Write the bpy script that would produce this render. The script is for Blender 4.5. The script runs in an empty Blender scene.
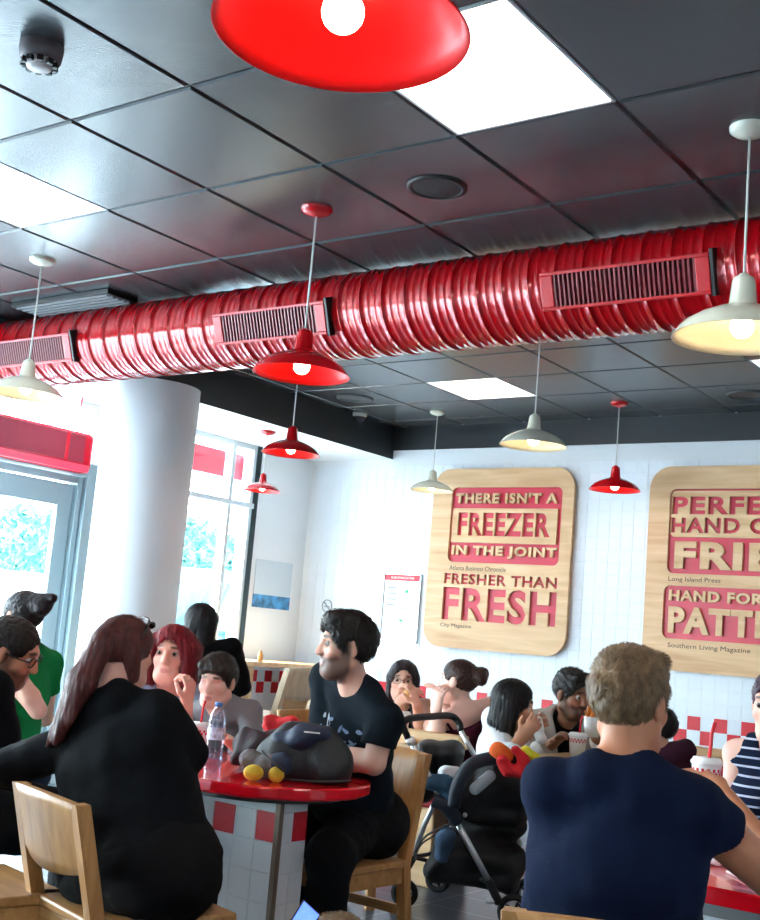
import bpy, bmesh, math, random
import numpy as np
from mathutils import Vector, Matrix

random.seed(7)
PI = math.pi
scene = bpy.context.scene
COL = scene.collection

# ------------------------------------------------------------------ camera
FOC, YAW, PITCH, ROLL = 1186.92, 0.63749474, 0.147898, 0.0850478
HC = 1.25                                   # the phone is held at a seated guest's eye level
_F = np.array([-math.sin(YAW)*math.cos(PITCH), math.cos(YAW)*math.cos(PITCH), math.sin(PITCH)])
_r = np.array([math.cos(YAW), math.sin(YAW), 0.0])
_u = np.cross(_r, _F)
CR = math.cos(ROLL)*_r + math.sin(ROLL)*_u
CU = -math.sin(ROLL)*_r + math.cos(ROLL)*_u
CF = _F
CP = np.array([0, 0, HC])
RH = np.array([math.cos(YAW), math.sin(YAW), 0.0])      # level "right" of the view
FH = np.array([-math.sin(YAW), math.cos(YAW), 0.0])     # level "away" of the view

def ray(x, y): return CF + CR*(x-380)/FOC - CU*(y-460)/FOC
def at(x, y, d): return CP + ray(x, y)*d
def on_z(x, y, z): q = ray(x, y); return CP + q*((z-HC)/q[2])
def on_y(x, y, Y): q = ray(x, y); return CP + q*(Y/q[1])
def on_x(x, y, X): q = ray(x, y); return CP + q*(X/q[0])
def heading(right, away):
    v = RH*right + FH*away
    return math.atan2(v[1], v[0]) - PI/2     # rotation about z that turns local +Y to that direction

cam = bpy.data.cameras.new('camera')
camo = bpy.data.objects.new('camera', cam); COL.objects.link(camo)
M = Matrix(((CR[0], CU[0], -CF[0], 0), (CR[1], CU[1], -CF[1], 0), (CR[2], CU[2], -CF[2], HC), (0, 0, 0, 1)))
camo.matrix_world = M
cam.sensor_fit = 'HORIZONTAL'; cam.sensor_width = 36.0; cam.lens = FOC*36.0/760.0
cam.clip_start = 0.05; cam.clip_end = 300
scene.camera = camo

# ------------------------------------------------------------------ materials
MATS = {}
def srgb(c):
    if isinstance(c, str):
        c = [int(c[i:i+2], 16)/255 for i in (0, 2, 4)]
    return tuple((v/12.92 if v <= 0.04045 else ((v+0.055)/1.055)**2.4) for v in c) + (1.0,)

def mat(name, col, rough=0.5, metal=0.0, var=0.0, vscale=8.0, bump=0.0, bscale=60.0, spec=0.5,
        emit=None, estr=0.0, stretch=None, coat=0.0, attr=False, sss=0.0, sheen=0.0):
    if name in MATS: return MATS[name]
    m = bpy.data.materials.new(name); m.use_nodes = True
    nt = m.node_tree; N = nt.nodes; L = nt.links
    b = N['Principled BSDF']
    c = srgb(col)
    b.inputs['Base Color'].default_value = c
    b.inputs['Roughness'].default_value = rough
    b.inputs['Metallic'].default_value = metal
    b.inputs['Specular IOR Level'].default_value = spec
    b.inputs['Coat Weight'].default_value = coat
    if sheen: b.inputs['Sheen Weight'].default_value = sheen
    if sss:
        b.inputs['Subsurface Weight'].default_value = sss
        b.inputs['Subsurface Radius'].default_value = (0.012, 0.005, 0.003)
        b.inputs['Subsurface Scale'].default_value = 0.6
    tc = N.new('ShaderNodeTexCoord')
    src = tc.outputs['Object']
    if stretch:
        mp = N.new('ShaderNodeMapping'); mp.inputs['Scale'].default_value = stretch
        L.new(src, mp.inputs['Vector']); src = mp.outputs['Vector']
    basesock = None
    if attr:
        a = N.new('ShaderNodeAttribute'); a.attribute_name = 'Col'; basesock = a.outputs['Color']
        L.new(basesock, b.inputs['Base Color'])
    if var > 0:
        n = N.new('ShaderNodeTexNoise'); n.inputs['Scale'].default_value = vscale; n.inputs['Detail'].default_value = 4
        L.new(src, n.inputs['Vector'])
        mr = N.new('ShaderNodeMapRange'); mr.inputs['From Min'].default_value = .3; mr.inputs['From Max'].default_value = .7
        mr.inputs['To Min'].default_value = 1-var; mr.inputs['To Max'].default_value = 1+var
        L.new(n.outputs['Fac'], mr.inputs['Value'])
        mx = N.new('ShaderNodeVectorMath'); mx.operation = 'SCALE'
        if basesock: L.new(basesock, mx.inputs[0])
        else: mx.inputs[0].default_value = c[:3]
        L.new(mr.outputs['Result'], mx.inputs['Scale'])
        L.new(mx.outputs['Vector'], b.inputs['Base Color'])
    if bump > 0:
        n2 = N.new('ShaderNodeTexNoise'); n2.inputs['Scale'].default_value = bscale; n2.inputs['Detail'].default_value = 3
        L.new(src, n2.inputs['Vector'])
        bp = N.new('ShaderNodeBump'); bp.inputs['Strength'].default_value = bump; bp.inputs['Distance'].default_value = 0.01
        L.new(n2.outputs['Fac'], bp.inputs['Height']); L.new(bp.outputs['Normal'], b.inputs['Normal'])
    if emit is not None:
        b.inputs['Emission Color'].default_value = srgb(emit); b.inputs['Emission Strength'].default_value = estr
    MATS[name] = m
    return m

def glass_mat(name, tint=(1, 1, 1), gloss=0.06, rough=0.0):
    if name in MATS: return MATS[name]
    m = bpy.data.materials.new(name); m.use_nodes = True
    N = m.node_tree.nodes; L = m.node_tree.links
    for n in list(N):
        if n.type != 'OUTPUT_MATERIAL': N.remove(n)
    t = N.new('ShaderNodeBsdfTransparent'); t.inputs[0].default_value = (*tint, 1)
    g = N.new('ShaderNodeBsdfGlossy'); g.inputs['Roughness'].default_value = rough
    x = N.new('ShaderNodeMixShader'); x.inputs[0].default_value = gloss
    L.new(t.outputs[0], x.inputs[1]); L.new(g.outputs[0], x.inputs[2])
    L.new(x.outputs[0], N['Material Output'].inputs[0])
    MATS[name] = m
    return m

def wood(name, dark, light, axis='x', scale=1.0, rough=0.4):
    if name in MATS: return MATS[name]
    m = bpy.data.materials.new(name); m.use_nodes = True
    N = m.node_tree.nodes; L = m.node_tree.links; b = N['Principled BSDF']
    tc = N.new('ShaderNodeTexCoord'); mp = N.new('ShaderNodeMapping')
    s = {'x': (1.2, 14, 14), 'y': (14, 1.2, 14), 'z': (14, 14, 1.2)}[axis]
    mp.inputs['Scale'].default_value = [v*scale for v in s]
    L.new(tc.outputs['Object'], mp.inputs['Vector'])
    n = N.new('ShaderNodeTexNoise'); n.inputs['Scale'].default_value = 2.2; n.inputs['Detail'].default_value = 6
    n.inputs['Distortion'].default_value = 0.6
    L.new(mp.outputs['Vector'], n.inputs['Vector'])
    r = N.new('ShaderNodeValToRGB')
    r.color_ramp.elements[0].position = .28; r.color_ramp.elements[0].color = srgb(dark)
    r.color_ramp.elements[1].position = .72; r.color_ramp.elements[1].color = srgb(light)
    L.new(n.outputs['Fac'], r.inputs['Fac']); L.new(r.outputs['Color'], b.inputs['Base Color'])
    b.inputs['Roughness'].default_value = rough
    MATS[name] = m
    return m

# ------------------------------------------------------------------ objects
def link(name, me, m=None, parent=None, smooth=False):
    o = bpy.data.objects.new(name, me); COL.objects.link(o)
    if m is not None:
        for x in (m if isinstance(m, (list, tuple)) else [m]): me.materials.append(x)
    if smooth: me.polygons.foreach_set('use_smooth', [True]*len(me.polygons))
    if parent is not None: o.parent = parent
    return o

def obj(name, bm, m=None, parent=None, smooth=False, loc=None, rotz=0.0):
    me = bpy.data.meshes.new(name)
    bm.normal_update(); bm.to_mesh(me); bm.free()
    o = link(name, me, m, parent, smooth)
    if loc is not None: o.location = [float(v) for v in loc]
    if rotz: o.rotation_euler = (0, 0, rotz)
    return o

def tag(o, label=None, cat=None, group=None, kind=None):
    if label: o['label'] = label
    if cat: o['category'] = cat
    if group: o['group'] = group
    if kind: o['kind'] = kind
    return o

def empty(name, label, cat, loc=(0, 0, 0), rotz=0.0, group=None):
    o = bpy.data.objects.new(name, None); COL.objects.link(o)
    o.location = [float(v) for v in loc]; o.rotation_euler = (0, 0, rotz)
    o.empty_display_size = 0.1
    return tag(o, label, cat, group)

def struct(name, bm, m, smooth=False, label=None):
    o = obj(name, bm, m, None, smooth); o['kind'] = 'structure'
    if label: o['label'] = label
    return o

def copy_tree(o, parent=None):
    c = o.copy(); COL.objects.link(c)
    if parent is not None: c.parent = parent
    for ch in [x for x in bpy.data.objects if x.parent == o]: copy_tree(ch, c)
    return c

def B(): return bmesh.new()

def box(bm, lo, hi, bevel=0.0, mi=0, mtx=None, seg=2):
    lo = Vector([float(v) for v in lo]); hi = Vector([float(v) for v in hi])
    r = bmesh.ops.create_cube(bm, size=1.0)
    vs = r['verts']; d = hi-lo; c = (hi+lo)/2
    for v in vs: v.co = Vector((v.co.x*d.x, v.co.y*d.y, v.co.z*d.z)) + c
    fs = set(f for v in vs for f in v.link_faces)
    if bevel > 0:
        es = list(set(e for v in vs for e in v.link_edges))
        rb = bmesh.ops.bevel(bm, geom=es, offset=bevel, segments=seg, affect='EDGES', profile=.5)
        fs = set(rb['faces']) | set(f for f in fs if f.is_valid)
        vs = list(set(v for f in fs for v in f.verts))
    for f in fs: f.material_index = mi
    if mtx is not None:
        for v in vs: v.co = mtx @ v.co
    return vs

def tube(bm, pts, r, seg=10, cap=True, mi=0, flat=1.0):
    pts = [Vector([float(c) for c in p]) for p in pts]
    n = len(pts); rs = r if isinstance(r, (list, tuple)) else [r]*n
    rings = []; up = None
    for i, p in enumerate(pts):
        t = (pts[min(i+1, n-1)] - pts[max(i-1, 0)]).normalized()
        if up is None:
            up = Vector((0, 0, 1)) if abs(t.z) < .9 else Vector((1, 0, 0))
        a = t.cross(up)
        if a.length < 1e-5: a = t.cross(Vector((0, 1, 0)))
        a.normalize(); b = a.cross(t).normalized(); up = b
        rings.append([bm.verts.new(p + (a*math.cos(2*PI*k/seg) + b*math.sin(2*PI*k/seg)*flat)*rs[i]) for k in range(seg)])
    for i in range(n-1):
        for k in range(seg):
            f = bm.faces.new((rings[i][k], rings[i][(k+1) % seg], rings[i+1][(k+1) % seg], rings[i+1][k])); f.smooth = True; f.material_index = mi
    if cap:
        f = bm.faces.new(list(reversed(rings[0]))); f.material_index = mi
        f = bm.faces.new(rings[-1]); f.material_index = mi

def smooth_path(pts, n=6):
    P = [np.array(p, float) for p in pts]; out = []
    P = [2*P[0]-P[1]] + P + [2*P[-1]-P[-2]]
    for i in range(1, len(P)-2):
        for k in range(n):
            t = k/n
            out.append(.5*((2*P[i]) + (-P[i-1]+P[i+1])*t + (2*P[i-1]-5*P[i]+4*P[i+1]-P[i+2])*t*t + (-P[i-1]+3*P[i]-3*P[i+1]+P[i+2])*t**3))
    out.append(P[-2]); return out

def lathe(bm, prof, seg=32, c=(0, 0, 0), mi=0, mids=None, axis='z'):
    rings = []
    for (r, z) in prof:
        ring = []
        for k in range(seg):
            a = 2*PI*k/seg
            if axis == 'z': p = (r*math.cos(a), r*math.sin(a), z)
            elif axis == 'x': p = (z, r*math.cos(a), r*math.sin(a))
            else: p = (r*math.cos(a), z, -r*math.sin(a))
            ring.append(bm.verts.new((c[0]+p[0], c[1]+p[1], c[2]+p[2])))
        rings.append(ring)
    for i in range(len(prof)-1):
        for k in range(seg):
            f = bm.faces.new((rings[i][k], rings[i][(k+1) % seg], rings[i+1][(k+1) % seg], rings[i+1][k]))
            f.smooth = True; f.material_index = mids[i] if mids else mi
    return rings

def sph(bm, c, r, u=16, v=10, scale=(1, 1, 1)):
    q = bmesh.ops.create_uvsphere(bm, u_segments=u, v_segments=v, radius=r)
    for w in q['verts']:
        w.co = Vector((w.co.x*scale[0]+float(c[0]), w.co.y*scale[1]+float(c[1]), w.co.z*scale[2]+float(c[2])))
    for f in set(f for w in q['verts'] for f in w.link_faces): f.smooth = True

def prism(bm, pts, z0, z1, mi=0):
    a = [bm.verts.new((float(x), float(y), z0)) for x, y in pts]; b = [bm.verts.new((float(x), float(y), z1)) for x, y in pts]
    n = len(pts)
    for f in (bm.faces.new(list(reversed(a))), bm.faces.new(b)): f.material_index = mi
    for i in range(n):
        f = bm.faces.new((a[i], a[(i+1) % n], b[(i+1) % n], b[i])); f.material_index = mi

def rrect(w, h, r, n=6, cx=0, cy=0):
    out = []
    for (sx, sy, a0) in ((1, 1, 0), (-1, 1, 90), (-1, -1, 180), (1, -1, 270)):
        for k in range(n+1):
            a = math.radians(a0 + 90*k/n)
            out.append((cx + sx*(w/2-r) + r*math.cos(a), cy + sy*(h/2-r) + r*math.sin(a)))
    return out

# ------------------------------------------------------------------ writing
def _area(l): return sum(l[i-1][0]*l[i][1]-l[i][0]*l[i-1][1] for i in range(len(l)))/2
def _inside(p, l):
    c = False
    for i in range(len(l)):
        a, b = l[i-1], l[i]
        if (a[1] > p[1]) != (b[1] > p[1]) and p[0] < (b[0]-a[0])*(p[1]-a[1])/(b[1]-a[1])+a[0]: c = not c
    return c
def embolden(l, loops, b):
    """thicken a letter outline: outer loops grow, counters shrink"""
    q = []
    for p in l:
        if not q or math.hypot(p[0]-q[-1][0], p[1]-q[-1][1]) > 1e-4: q.append(p)
    if math.hypot(q[0][0]-q[-1][0], q[0][1]-q[-1][1]) < 1e-4: q.pop()
    l = q
    depth = sum(1 for o in loops if o is not l and len(o) > 2 and abs(_area(o)) > abs(_area(l))*1.0001 and _inside(l[0], o))
    if _area(l) < 0: l = list(reversed(l))
    s = b if depth % 2 == 0 else -b*.8
    n = len(l); out = []
    for i in range(n):
        a, p, c = l[i-1], l[i], l[(i+1) % n]
        d1 = Vector((p[0]-a[0], p[1]-a[1])).normalized(); d2 = Vector((c[0]-p[0], c[1]-p[1])).normalized()
        n1 = Vector((d1.y, -d1.x)); n2 = Vector((d2.y, -d2.x)); m = n1+n2
        if m.length < .3: m = n1
        m.normalize(); k = 1/max(.45, m.dot(n1))
        out.append((p[0]+m.x*s*k, p[1]+m.y*s*k))
    return out

def text_loops(s, w, h, bold=0.0, x=0.0, y=0.0, bevel_gap=1.0):
    cu = bpy.data.curves.new('t', 'FONT'); cu.body = s; cu.fill_mode = 'NONE'; cu.resolution_u = 3
    cu.space_character = bevel_gap + bold*3.2
    o = bpy.data.objects.new('t', cu); COL.objects.link(o)
    dg = bpy.context.evaluated_depsgraph_get(); dg.update()
    me = bpy.data.meshes.new_from_object(o.evaluated_get(dg))
    V = [v.co.copy() for v in me.vertices]
    adj = {}
    for e in me.edges:
        a, b = e.vertices; adj.setdefault(a, []).append(b); adj.setdefault(b, []).append(a)
    seen = set(); loops = []
    for st in adj:
        if st in seen: continue
        lp = [st]; seen.add(st); cur = st
        while True:
            nx = [q for q in adj[cur] if q not in seen]
            if not nx: break
            cur = nx[0]; seen.add(cur); lp.append(cur)
        if len(lp) > 2: loops.append([(V[i].x, V[i].y) for i in lp])
    bpy.data.objects.remove(o); bpy.data.curves.remove(cu); bpy.data.meshes.remove(me)
    loops = [embolden(l, loops, bold) for l in loops] if bold else loops
    xs = [p[0] for l in loops for p in l]; ys = [p[1] for l in loops for p in l]
    x0, x1, y0, y1 = min(xs), max(xs), min(ys), max(ys)
    if w is None: w = h*(x1-x0)/(y1-y0)
    return [[(x + (p[0]-x0)/(x1-x0)*w, y + (p[1]-y0)/(y1-y0)*h) for p in l] for l in loops]

def fill(name, loops, z, depth, m, parent=None, bev=0.0):
    """closed outlines (holes even-odd) as a solid slab whose front is at local z"""
    cu = bpy.data.curves.new(name, 'CURVE'); cu.dimensions = '2D'; cu.fill_mode = 'BOTH'
    cu.extrude = depth/2
    for l in loops:
        sp = cu.splines.new('POLY'); sp.points.add(len(l)-1)
        for p, q in zip(sp.points, l): p.co = (q[0], q[1], 0, 1)
        sp.use_cyclic_u = True
    o = bpy.data.objects.new(name, cu); COL.objects.link(o)
    dg = bpy.context.evaluated_depsgraph_get(); dg.update()
    me = bpy.data.meshes.new_from_object(o.evaluated_get(dg))
    bpy.data.objects.remove(o); bpy.data.curves.remove(cu)
    me.materials.clear()
    for v in me.vertices: v.co.z += z - depth/2
    me.name = name
    return link(name, me, m, parent)

# ------------------------------------------------------------------ signed distance modelling (bodies, cloth, soft things)
class Field:
    def __init__(s, lo, hi, h, fine=(), hf=None):
        s.ax = []
        for k in range(3):
            c = [lo[k]]
            while c[-1] < hi[k]:
                p = c[-1]; st = h
                for (a, b) in fine:
                    if a[k]-h <= p <= b[k]: st = hf
                c.append(p+st)
            s.ax.append(np.array(c, np.float32))
        s.d = np.full([len(a) for a in s.ax], 10.0, np.float32)
    def _sl(s, lo, hi):
        out = []
        for k in range(3):
            i = max(0, int(np.searchsorted(s.ax[k], lo[k]))-1); j = min(len(s.ax[k]), int(np.searchsorted(s.ax[k], hi[k]))+1)
            out.append(slice(i, max(j, i)))
        return tuple(out)
    def apply(s, prim, k=0.02, op='u', marg=0.03):
        f, lo, hi = prim
        sl = s._sl([v-marg-k for v in lo], [v+marg+k for v in hi])
        a = s.d[sl]
        if a.size == 0: return
        X = s.ax[0][sl[0]][:, None, None]; Y = s.ax[1][sl[1]][None, :, None]; Z = s.ax[2][sl[2]][None, None, :]
        b = f(X, Y, Z).astype(np.float32)
        if op == 'u':
            h = np.clip(.5+.5*(b-a)/k, 0, 1); s.d[sl] = b*(1-h)+a*h - k*h*(1-h)
        elif op == 's':
            b = -b; h = np.clip(.5-.5*(b-a)/k, 0, 1); s.d[sl] = b*(1-h)+a*h + k*h*(1-h)
    def cut(s, o, n):
        """keep the side the normal n points away from"""
        X = s.ax[0][:, None, None]; Y = s.ax[1][None, :, None]; Z = s.ax[2][None, None, :]
        s.d = np.maximum(s.d, (X-o[0])*n[0] + (Y-o[1])*n[1] + (Z-o[2])*n[2]).astype(np.float32)
    def ripple(s, amp, f, seed=0, stretch=(1, 1, 1)):
        X = s.ax[0][:, None, None]*stretch[0]; Y = s.ax[1][None, :, None]*stretch[1]; Z = s.ax[2][None, None, :]*stretch[2]
        q = seed*1.7
        w = np.sin(f*(.8*X+.5*Y-.4*Z)+q+1.8*np.sin(f*.6*(Y+.7*Z)+q)) + .6*np.sin(f*1.9*(.3*X-.7*Y+.6*Z)+2*q+1.5*np.sin(f*(X-.5*Z)))
        s.d = (s.d + amp*w).astype(np.float32)
    def mesh(s):
        d = s.d; ins = d < 0
        nx, ny, nz = d.shape
        cnt = np.zeros((nx-1, ny-1, nz-1), np.int8)
        for a in (0, 1):
            for b in (0, 1):
                for c in (0, 1): cnt += ins[a:nx-1+a, b:ny-1+b, c:nz-1+c]
        act = (cnt > 0) & (cnt < 8)
        I, J, K = np.nonzero(act); n = len(I)
        idx = np.full(act.shape, -1, np.int32); idx[I, J, K] = np.arange(n)
        cs = [(a, b, c) for a in (0, 1) for b in (0, 1) for c in (0, 1)]
        vals = {q: d[I+q[0], J+q[1], K+q[2]] for q in cs}
        acc = np.zeros((n, 3)); num = np.zeros(n)
        A = s.ax
        pos = {q: np.stack([A[0][I+q[0]], A[1][J+q[1]], A[2][K+q[2]]], 1) for q in cs}
        for q in cs:
            for k in range(3):
                if q[k] == 0:
                    w = list(q); w[k] = 1; w = tuple(w)
                    a, b = vals[q], vals[w]; m = (a < 0) != (b < 0)
                    t = np.where(m, a/np.where(m, a-b, 1), 0)[:, None]
                    acc += np.where(m[:, None], pos[q]*(1-t)+pos[w]*t, 0); num += m
        V = acc/num[:, None]
        quads = []
        for k in range(3):
            sl0 = [slice(None)]*3; sl1 = [slice(None)]*3
            sl0[k] = slice(0, d.shape[k]-1); sl1[k] = slice(1, d.shape[k])
            a = ins[tuple(sl0)]; b = ins[tuple(sl1)]
            ch = a != b
            u, v = (k+1) % 3, (k+2) % 3
            P = np.stack(np.nonzero(ch), 1)
            ok = (P[:, u] > 0) & (P[:, v] > 0) & (P[:, u] < d.shape[u]-1) & (P[:, v] < d.shape[v]-1)
            P = P[ok]
            fl = a[tuple(P.T)]
            def cell(du, dv):
                Q = P.copy(); Q[:, u] += du; Q[:, v] += dv
                return idx[tuple(Q.T)]
            q = np.stack([cell(-1, -1), cell(0, -1), cell(0, 0), cell(-1, 0)], 1)
            q[~fl] = q[~fl][:, ::-1]
            quads.append(q)
        return V, np.concatenate(quads)

def smooth_verts(V, Q, it=1, lam=.5):
    for _ in range(it):
        acc = np.zeros_like(V); num = np.zeros(len(V))
        for k in range(4):
            for j in (1, 3):
                np.add.at(acc, Q[:, k], V[Q[:, (k+j) % 4]]); np.add.at(num, Q[:, k], 1)
        V = V + lam*(acc/np.maximum(num, 1)[:, None]-V)
    return V

def np_mesh(name, V, Q, col=None):
    me = bpy.data.meshes.new(name)
    me.vertices.add(len(V)); me.vertices.foreach_set('co', V.astype(np.float32).ravel())
    me.loops.add(Q.size); me.loops.foreach_set('vertex_index', Q.astype(np.int32).ravel())
    me.polygons.add(len(Q)); me.polygons.foreach_set('loop_start', np.arange(0, Q.size, 4, dtype=np.int32))
    me.polygons.foreach_set('use_smooth', np.ones(len(Q), bool))
    me.update(calc_edges=True)
    if col is not None:
        a = me.color_attributes.new('Col', 'FLOAT_COLOR', 'POINT')
        a.data.foreach_set('color', np.concatenate([col, np.ones((len(V), 1))], 1).astype(np.float32).ravel())
    return me

def A3(*v): return np.array(v, float)
def rcone(a, b, ra, rb, flat=None, lat=None):
    """tapered capsule; flat=(axis vector, factor) widens it along that axis"""
    a = np.array(a, float); b = np.array(b, float)
    m = max(ra, rb)*(flat[1] if flat else 1.0)
    m = max(m, max(ra, rb))
    lo = np.minimum(a, b)-m; hi = np.maximum(a, b)+m
    ba = b-a; l2 = max(float(ba@ba), 1e-9)
    def f(X, Y, Z):
        px, py, pz = X-a[0], Y-a[1], Z-a[2]
        t = np.clip((px*ba[0]+py*ba[1]+pz*ba[2])/l2, 0, 1)
        qx, qy, qz = px-ba[0]*t, py-ba[1]*t, pz-ba[2]*t
        if flat:
            n, s = flat; w = qx*n[0]+qy*n[1]+qz*n[2]; c = w*(1/s-1)
            qx = qx+n[0]*c; qy = qy+n[1]*c; qz = qz+n[2]*c
        return np.sqrt(qx*qx+qy*qy+qz*qz) - (ra+(rb-ra)*t)
    return f, lo, hi

def ell(c, r, R=None):
    c = np.array(c, float); r = np.array(r, float); m = r.max() if R is not None else r
    R = np.eye(3) if R is None else np.array(R, float)
    def f(X, Y, Z):
        px, py, pz = X-c[0], Y-c[1], Z-c[2]
        q = [px*R[0, i]+py*R[1, i]+pz*R[2, i] for i in range(3)]
        k0 = np.sqrt((q[0]/r[0])**2+(q[1]/r[1])**2+(q[2]/r[2])**2)
        k1 = np.sqrt((q[0]/r[0]**2)**2+(q[1]/r[1]**2)**2+(q[2]/r[2]**2)**2)
        return k0*(k0-1)/np.maximum(k1, 1e-6)
    return f, c-m, c+m

def rbox(c, h, r, R=None):
    c = np.array(c, float); h = np.array(h, float); R = np.eye(3) if R is None else np.array(R, float)
    m = np.linalg.norm(h) if not np.allclose(R, np.eye(3)) else h
    def f(X, Y, Z):
        px, py, pz = X-c[0], Y-c[1], Z-c[2]
        q = [np.abs(px*R[0, i]+py*R[1, i]+pz*R[2, i])-(h[i]-r) for i in range(3)]
        o = np.sqrt(sum(np.maximum(v, 0)**2 for v in q)) + np.minimum(np.maximum(np.maximum(q[0], q[1]), q[2]), 0)
        return o - r
    return f, c-m, c+m

def clip_prim(prim, planes):
    f, lo, hi = prim
    def g(X, Y, Z):
        d = f(X, Y, Z)
        for o, n in planes: d = np.maximum(d, (X-o[0])*n[0]+(Y-o[1])*n[1]+(Z-o[2])*n[2])
        return d
    return g, lo, hi

def soft(name, prims, h, m, parent=None, k=0.02, subs=(), rip=None, cuts=(), sm=1, loc=None, rotz=0.0, colfn=None):
    """one soft mesh from a list of prims"""
    lo = np.min([p[1] for p in prims], 0)-.03; hi = np.max([p[2] for p in prims], 0)+.03
    F = Field(lo, hi, h)
    for p in prims: F.apply(p, k)
    if rip: F.ripple(*rip)
    for p in subs: F.apply(p, k*.5, 's')
    for o, n in cuts: F.cut(o, n)
    V, Q = F.mesh()
    if sm: V = smooth_verts(V, Q, sm)
    o = link(name, np_mesh(name, V, Q, colfn(V) if colfn else None), m, parent)
    if loc is not None: o.location = [float(v) for v in loc]
    if rotz: o.rotation_euler = (0, 0, rotz)
    return o
# ------------------------------------------------------------------ people
def unit(v):
    v = np.array(v, float); return v/np.linalg.norm(v)
def rotm(yaw, pitch=0, roll=0):
    """columns right, forward, up for a head turned left by yaw, nodding down by pitch, tilting to its right by roll (degrees)"""
    y, p, r = [math.radians(a) for a in (yaw, pitch, roll)]
    Rz = np.array([[math.cos(y), -math.sin(y), 0], [math.sin(y), math.cos(y), 0], [0, 0, 1]])
    Rx = np.array([[1, 0, 0], [0, math.cos(p), math.sin(p)], [0, -math.sin(p), math.cos(p)]])
    Ry = np.array([[math.cos(r), 0, math.sin(r)], [0, 1, 0], [-math.sin(r), 0, math.cos(r)]])
    return Rz @ Rx @ Ry

def framed(prim, o, R, s=1.0):
    """a primitive given in a local frame, carried to origin o, axes R (columns), scale s"""
    f, lo, hi = prim
    cs = np.array([[(lo, hi)[a][0], (lo, hi)[b][1], (lo, hi)[c][2]] for a in (0, 1) for b in (0, 1) for c in (0, 1)])
    W = cs @ (R.T*s) + o
    def g(X, Y, Z):
        px, py, pz = X-o[0], Y-o[1], Z-o[2]
        q = [(px*R[0, i]+py*R[1, i]+pz*R[2, i])/s for i in range(3)]
        return f(*q)*s
    return g, W.min(0), W.max(0)

def bend(a, c, l1, l2, hint):
    a, c, hint = np.array(a, float), np.array(c, float), np.array(hint, float)
    v = c-a; d = np.linalg.norm(v); u = v/d
    if d > .995*(l1+l2): k = d/(.995*(l1+l2)); l1 *= k; l2 *= k
    x = (l1*l1-l2*l2+d*d)/(2*d); y = math.sqrt(max(l1*l1-x*x, 0))
    w = hint-u*(hint@u); w = w/max(np.linalg.norm(w), 1e-6)
    return a+u*x+w*y

def hand_prims(w, d, n, s=1.0, curl=.5, side=1, thumb_in=.4):
    """palm, four jointed fingers and a thumb; d = direction of the fingers, n = way the palm faces"""
    d = unit(d); n = np.array(n, float); n = unit(n-d*(n@d)); t = np.cross(d, n)*side      # t points to the thumb side
    out = [(rcone(w, w+d*.085*s, .021*s, .019*s, (t, 1.75)), .012)]
    for i, (off, ln) in enumerate(((.031, .072), (.0105, .080), (-.0105, .074), (-.030, .058))):
        b = w+d*(.088-.004*abs(i-1.3))*s+t*off*s
        q = b; ang = 0.0; r = .0092*s
        for j, fr in enumerate((.45, .32, .25)):
            ang += curl*(0.75 if j == 0 else 1.0)
            e = q+(d*math.cos(ang)+n*math.sin(ang)+t*off*.9)*ln*fr*s
            out.append((rcone(q, e, r, r*.93), .003)); q = e; r *= .93
    b = w+d*.028*s+t*.026*s
    e = b+unit(d*.7+t*.75+n*thumb_in)*.042*s; g = e+unit(d*.9+t*.1+n*thumb_in*1.2)*.032*s
    out += [(rcone(b, e, .0125*s, .0105*s), .008), (rcone(e, g, .0105*s, .009*s), .004)]
    return out

SKIN = {'fair': (.86, .66, .57), 'pink': (.90, .66, .58), 'tan': (.78, .56, .44), 'brown': (.55, .37, .27), 'pale': (.93, .75, .68), 'warm': (.74, .49, .36)}
def lin(c): return np.array([v/12.92 if v <= .04045 else ((v+.055)/1.055)**2.4 for v in c])

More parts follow.
